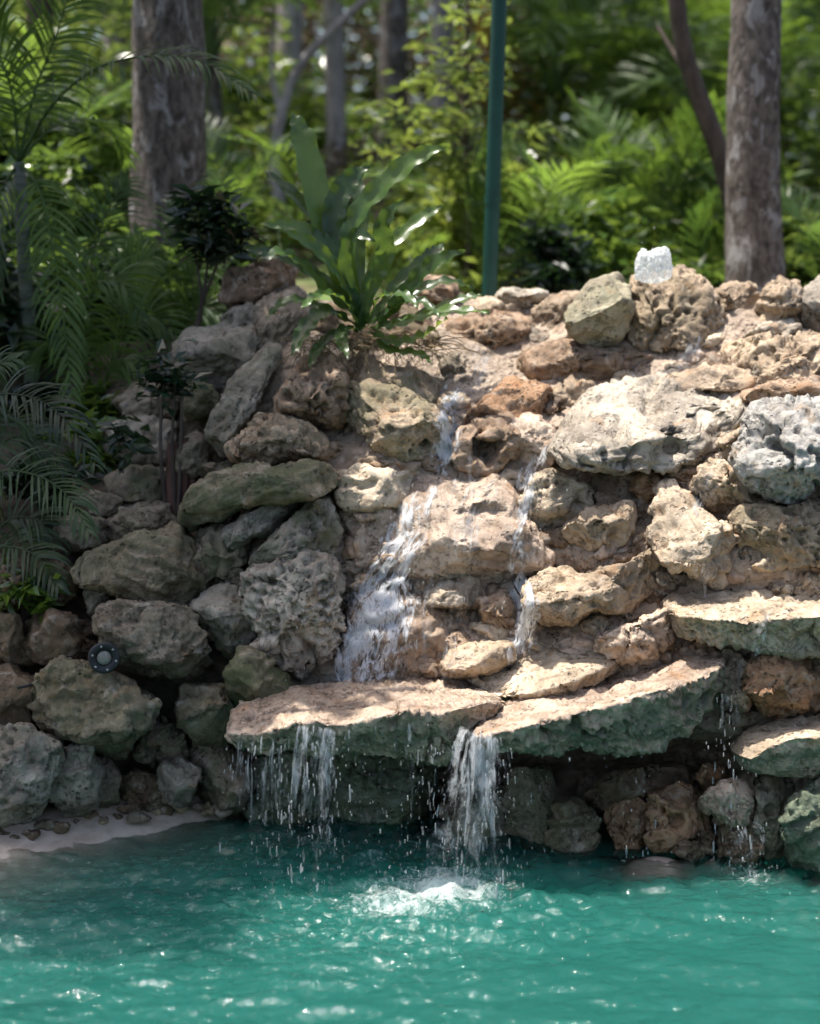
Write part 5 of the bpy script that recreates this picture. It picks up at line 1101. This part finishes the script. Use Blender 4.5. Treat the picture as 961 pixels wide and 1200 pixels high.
flow_film('thin sheet running down the smooth mortar chute beside the fern', [(570, 400), (556, 440), (535, 490)], [60, 62, 50], 32, 'flow_thin', 0.010, 0.9)
flow_film('shallow runoff sliding over the stones above the side slab', [(850, 600), (846, 640), (850, 692)], [50, 60, 70], 33, 'flow_thin', 0.010, 0.6)
flow_film('shallow runoff across the ledges below the spout boulder', [(770, 412), (760, 440), (720, 462)], [120, 150, 150], 34, 'flow_thin', 0.010, 0.7)
flow_film('splash of water at the foot of the big pitted boulder', [(818, 392), (815, 405), (790, 440)], [50, 70, 110], 5, 'flow_thick', 0.02, 0.75)
flow_film('thin film trickling beside the bleached slab towards the oval stone', [(850, 520), (830, 560), (815, 610)], [30, 36, 36], 6, 'flow_thin', 0.008, 0.8)
flow_film('trickle dripping off the pale oval stone onto the side slab', [(822, 655), (822, 700)], [60, 80], 7, 'flow_thin', 0.02, 0.9)
flow_film('trickle over the edge of the side slab beside the orange stone', [(892, 716), (888, 775)], [22, 34], 8, 'flow_thick', 0.012, 0.8)
flow_film('wet runnel from the side slab down behind the orange stone', [(868, 770), (862, 820), (846, 850)], [22, 26, 34], 9, 'flow_thin', 0.012, 0.9)
curtain('main plume of water pouring between the two shelves into the pool', [(540, 846, 4.96), (550, 853, 4.88), (562, 858, 4.84), (596, 864, 4.81)], -0.19, 11, 0.18, 4, 150, 0.46, 0.25, 1.0, (0.0015, 0.004))
curtain('stray threads of water falling beside the main plume', [(582, 864, 4.83), (598, 860, 4.83)], 0.06, 12, 0.15, 1, 34, 0.0, 0.7, 0.6)
curtain('white stream falling from the lip of the wide shelf', [(344, 846, 4.85), (372, 850, 4.83), (398, 852, 4.83)], -0.02, 13, 0.14, 3, 110, -0.08, 0.45)
curtain('scattered drips along the wide shelf', [(390, 856, 4.84), (470, 842, 4.85), (540, 838, 4.9)], 0.0, 14, 0.12, 2, 90, 0, 0.6, 0.62, mat='strands')
curtain('small fall from the end of the wide shelf by the rubble wall', [(270, 864, 4.95), (300, 866, 4.88), (345, 860, 4.85)], -0.05, 15, 0.1, 3, 110, 0, 0.5, 0.8, mat='strands')
curtain('drips along the long tilted shelf', [(620, 862, 4.86), (700, 855, 4.90), (790, 840, 4.94)], 0.0, 16, 0.1, 1, 50, 0, 0.9, 0.35, (0.001, 0.0028), mat='strands')
curtain('broken stream falling from the end of the tilted shelf onto the cave stones', [(838, 800, 5.02), (852, 812, 5.02), (866, 820, 5.01)], 0.06, 17, 0.1, 2, 70, 0.05, 0.75, 0.7)
curtain('spray running off the pinkish cave stone into the pool', [(846, 962, 4.98), (870, 968, 4.97), (890, 958, 4.98)], 0.04, 18, 0.2, 2, 36, 0.35, 0.3, 0.8)
# spout
b = at(766, 320, 6.2); e = empty('water_spout', b, 'white frothy water spout bubbling up on the big pitted boulder', 'fountain')
rng = np.random.default_rng(77); S, Fi = ico(6); r = 24 / FPX * 6.2; a_ = np.arctan2(S[:, 1], S[:, 0]); k_ = 1 / (np.hypot(S[:, 0], S[:, 1]) ** 3.2 + np.abs(S[:, 2]) ** 3.2) ** (1 / 3.2); V = S * k_[:, None]
V *= (1 + 0.16 * fbm(np.stack([np.cos(a_) * 3, np.sin(a_) * 3, V[:, 2] * 1.0], 1), 3, 8))[:, None]; top_ = sstep(0.2, 0.9, V[:, 2])
V[:, 2] += top_ * (0.42 * fbm(np.stack([V[:, 0] * 2.6, V[:, 1] * 2.6, 0 * a_], 1), 3, 19) + 0.18 * np.sin(np.abs(V[:, 0]) * 3.6 - 0.8)); V[:, 0] *= 1.0 - 0.10 * V[:, 2]
V = V + vnormals(V, Fi) * (0.10 * fbm(V * 5, 4, 23) + 0.10 * (ridged(V * 4, 3, 29) - 0.6))[:, None]; V = V * r * np.array([0.88, 0.7, 0.74]) + np.array([0, 0, r * 0.32])
def froth_material():
    m, t = mat_new('froth'); L = t.links; o_ = nd(t, 'ShaderNodeOutputMaterial'); p = nd(t, 'ShaderNodeBsdfPrincipled', i_Roughness=0.15); p.inputs['Base Color'].default_value = (0.84, 0.86, 0.87, 1)
    tl = nd(t, 'ShaderNodeBsdfTranslucent'); tl.inputs[0].default_value = (0.88, 0.9, 0.9, 1); m1 = nd(t, 'ShaderNodeMixShader'); m1.inputs[0].default_value = 0.45; L.new(p.outputs[0], m1.inputs[1]); L.new(tl.outputs[0], m1.inputs[2])
    geo = nd(t, 'ShaderNodeNewGeometry'); mp = nd(t, 'ShaderNodeMapping'); mp.inputs['Scale'].default_value = (1, 1, 0.45); L.new(geo.outputs['Position'], mp.inputs[0]); f = ramp(t, noise_n(t, mp.outputs[0], 75, 4, 0.7), 0.34, 0.56)
    tr = nd(t, 'ShaderNodeBsdfTransparent'); m2 = nd(t, 'ShaderNodeMixShader'); L.new(mathn(t, 'ADD', mathn(t, 'MULTIPLY', f, 0.62), 0.22), m2.inputs[0]); L.new(tr.outputs[0], m2.inputs[1]); L.new(m1.outputs[0], m2.inputs[2]); L.new(m2.outputs[0], o_.inputs[0]); return m
M['froth'] = froth_material()
tag(link('froth', mesh_np('froth', V, Fi), M['froth'], e), kind='stuff')
def drops(label, pts, s, rmin, rmax, name='water_drops', stretch=1.0):
    S, Fi = ico(1); rng = np.random.default_rng(s); parts = []
    for p in pts: parts.append((S * rng.uniform(rmin, rmax) * np.array([1, 1, rng.uniform(1, stretch)]) + p, Fi))
    V, F = join(parts); o = link(name, mesh_np(name, V, F), M['spray']); return tag(o, label, 'water drops', kind='stuff')
V, F = join([(ico(1)[0] * rng.uniform(0.002, 0.005) + rng.normal(size=3) * np.array([0.05, 0.04, 0.03]) + np.array([0, 0, r * 0.8]), ico(1)[1]) for _ in range(22)]); tag(link('spray', mesh_np('spray', V, F), M['spray'], e), kind='stuff')
pts = []
for (q, rr, a) in IMP:
    for _ in range(int(170 * a)):
        d = abs(rng.normal()) * rr * 1.3; th = rng.uniform(0, 6.28); pts.append(np.array([q[0] + d * math.cos(th), q[1] + d * math.sin(th), abs(rng.normal()) * 0.07 * a + 0.005]))
for _ in range(420):
    x = rng.uniform(260, 620); y = rng.uniform(870, 1060); pts.append(at(x, y, rng.uniform(4.75, 4.95)) if y < 1000 else on_z(x, y, 0.01))
for _ in range(90):
    x = rng.uniform(690, 900); y = rng.uniform(870, 1020); pts.append(at(x, y, rng.uniform(4.92, 5.02)))
for _ in range(520):
    y = rng.uniform(560, 805); g_ = rng.uniform() < 0.7; x = (np.interp(y, [552, 690, 806], [505, 448, 425]) + rng.normal() * np.interp(y, [552, 806], [14, 42])) if g_ else 610 + rng.normal() * 18
    h_ = hit(x, y); pts.append(at(x, y, (h_[1] if h_ is not None else float(base_y(x, y))) - abs(rng.normal()) * 0.04 - 0.01))
drops('fine flying drops splashing around the falling water', [p for p in pts if p[2] > 0.0], 91, 0.0008, 0.0028, stretch=3.0)
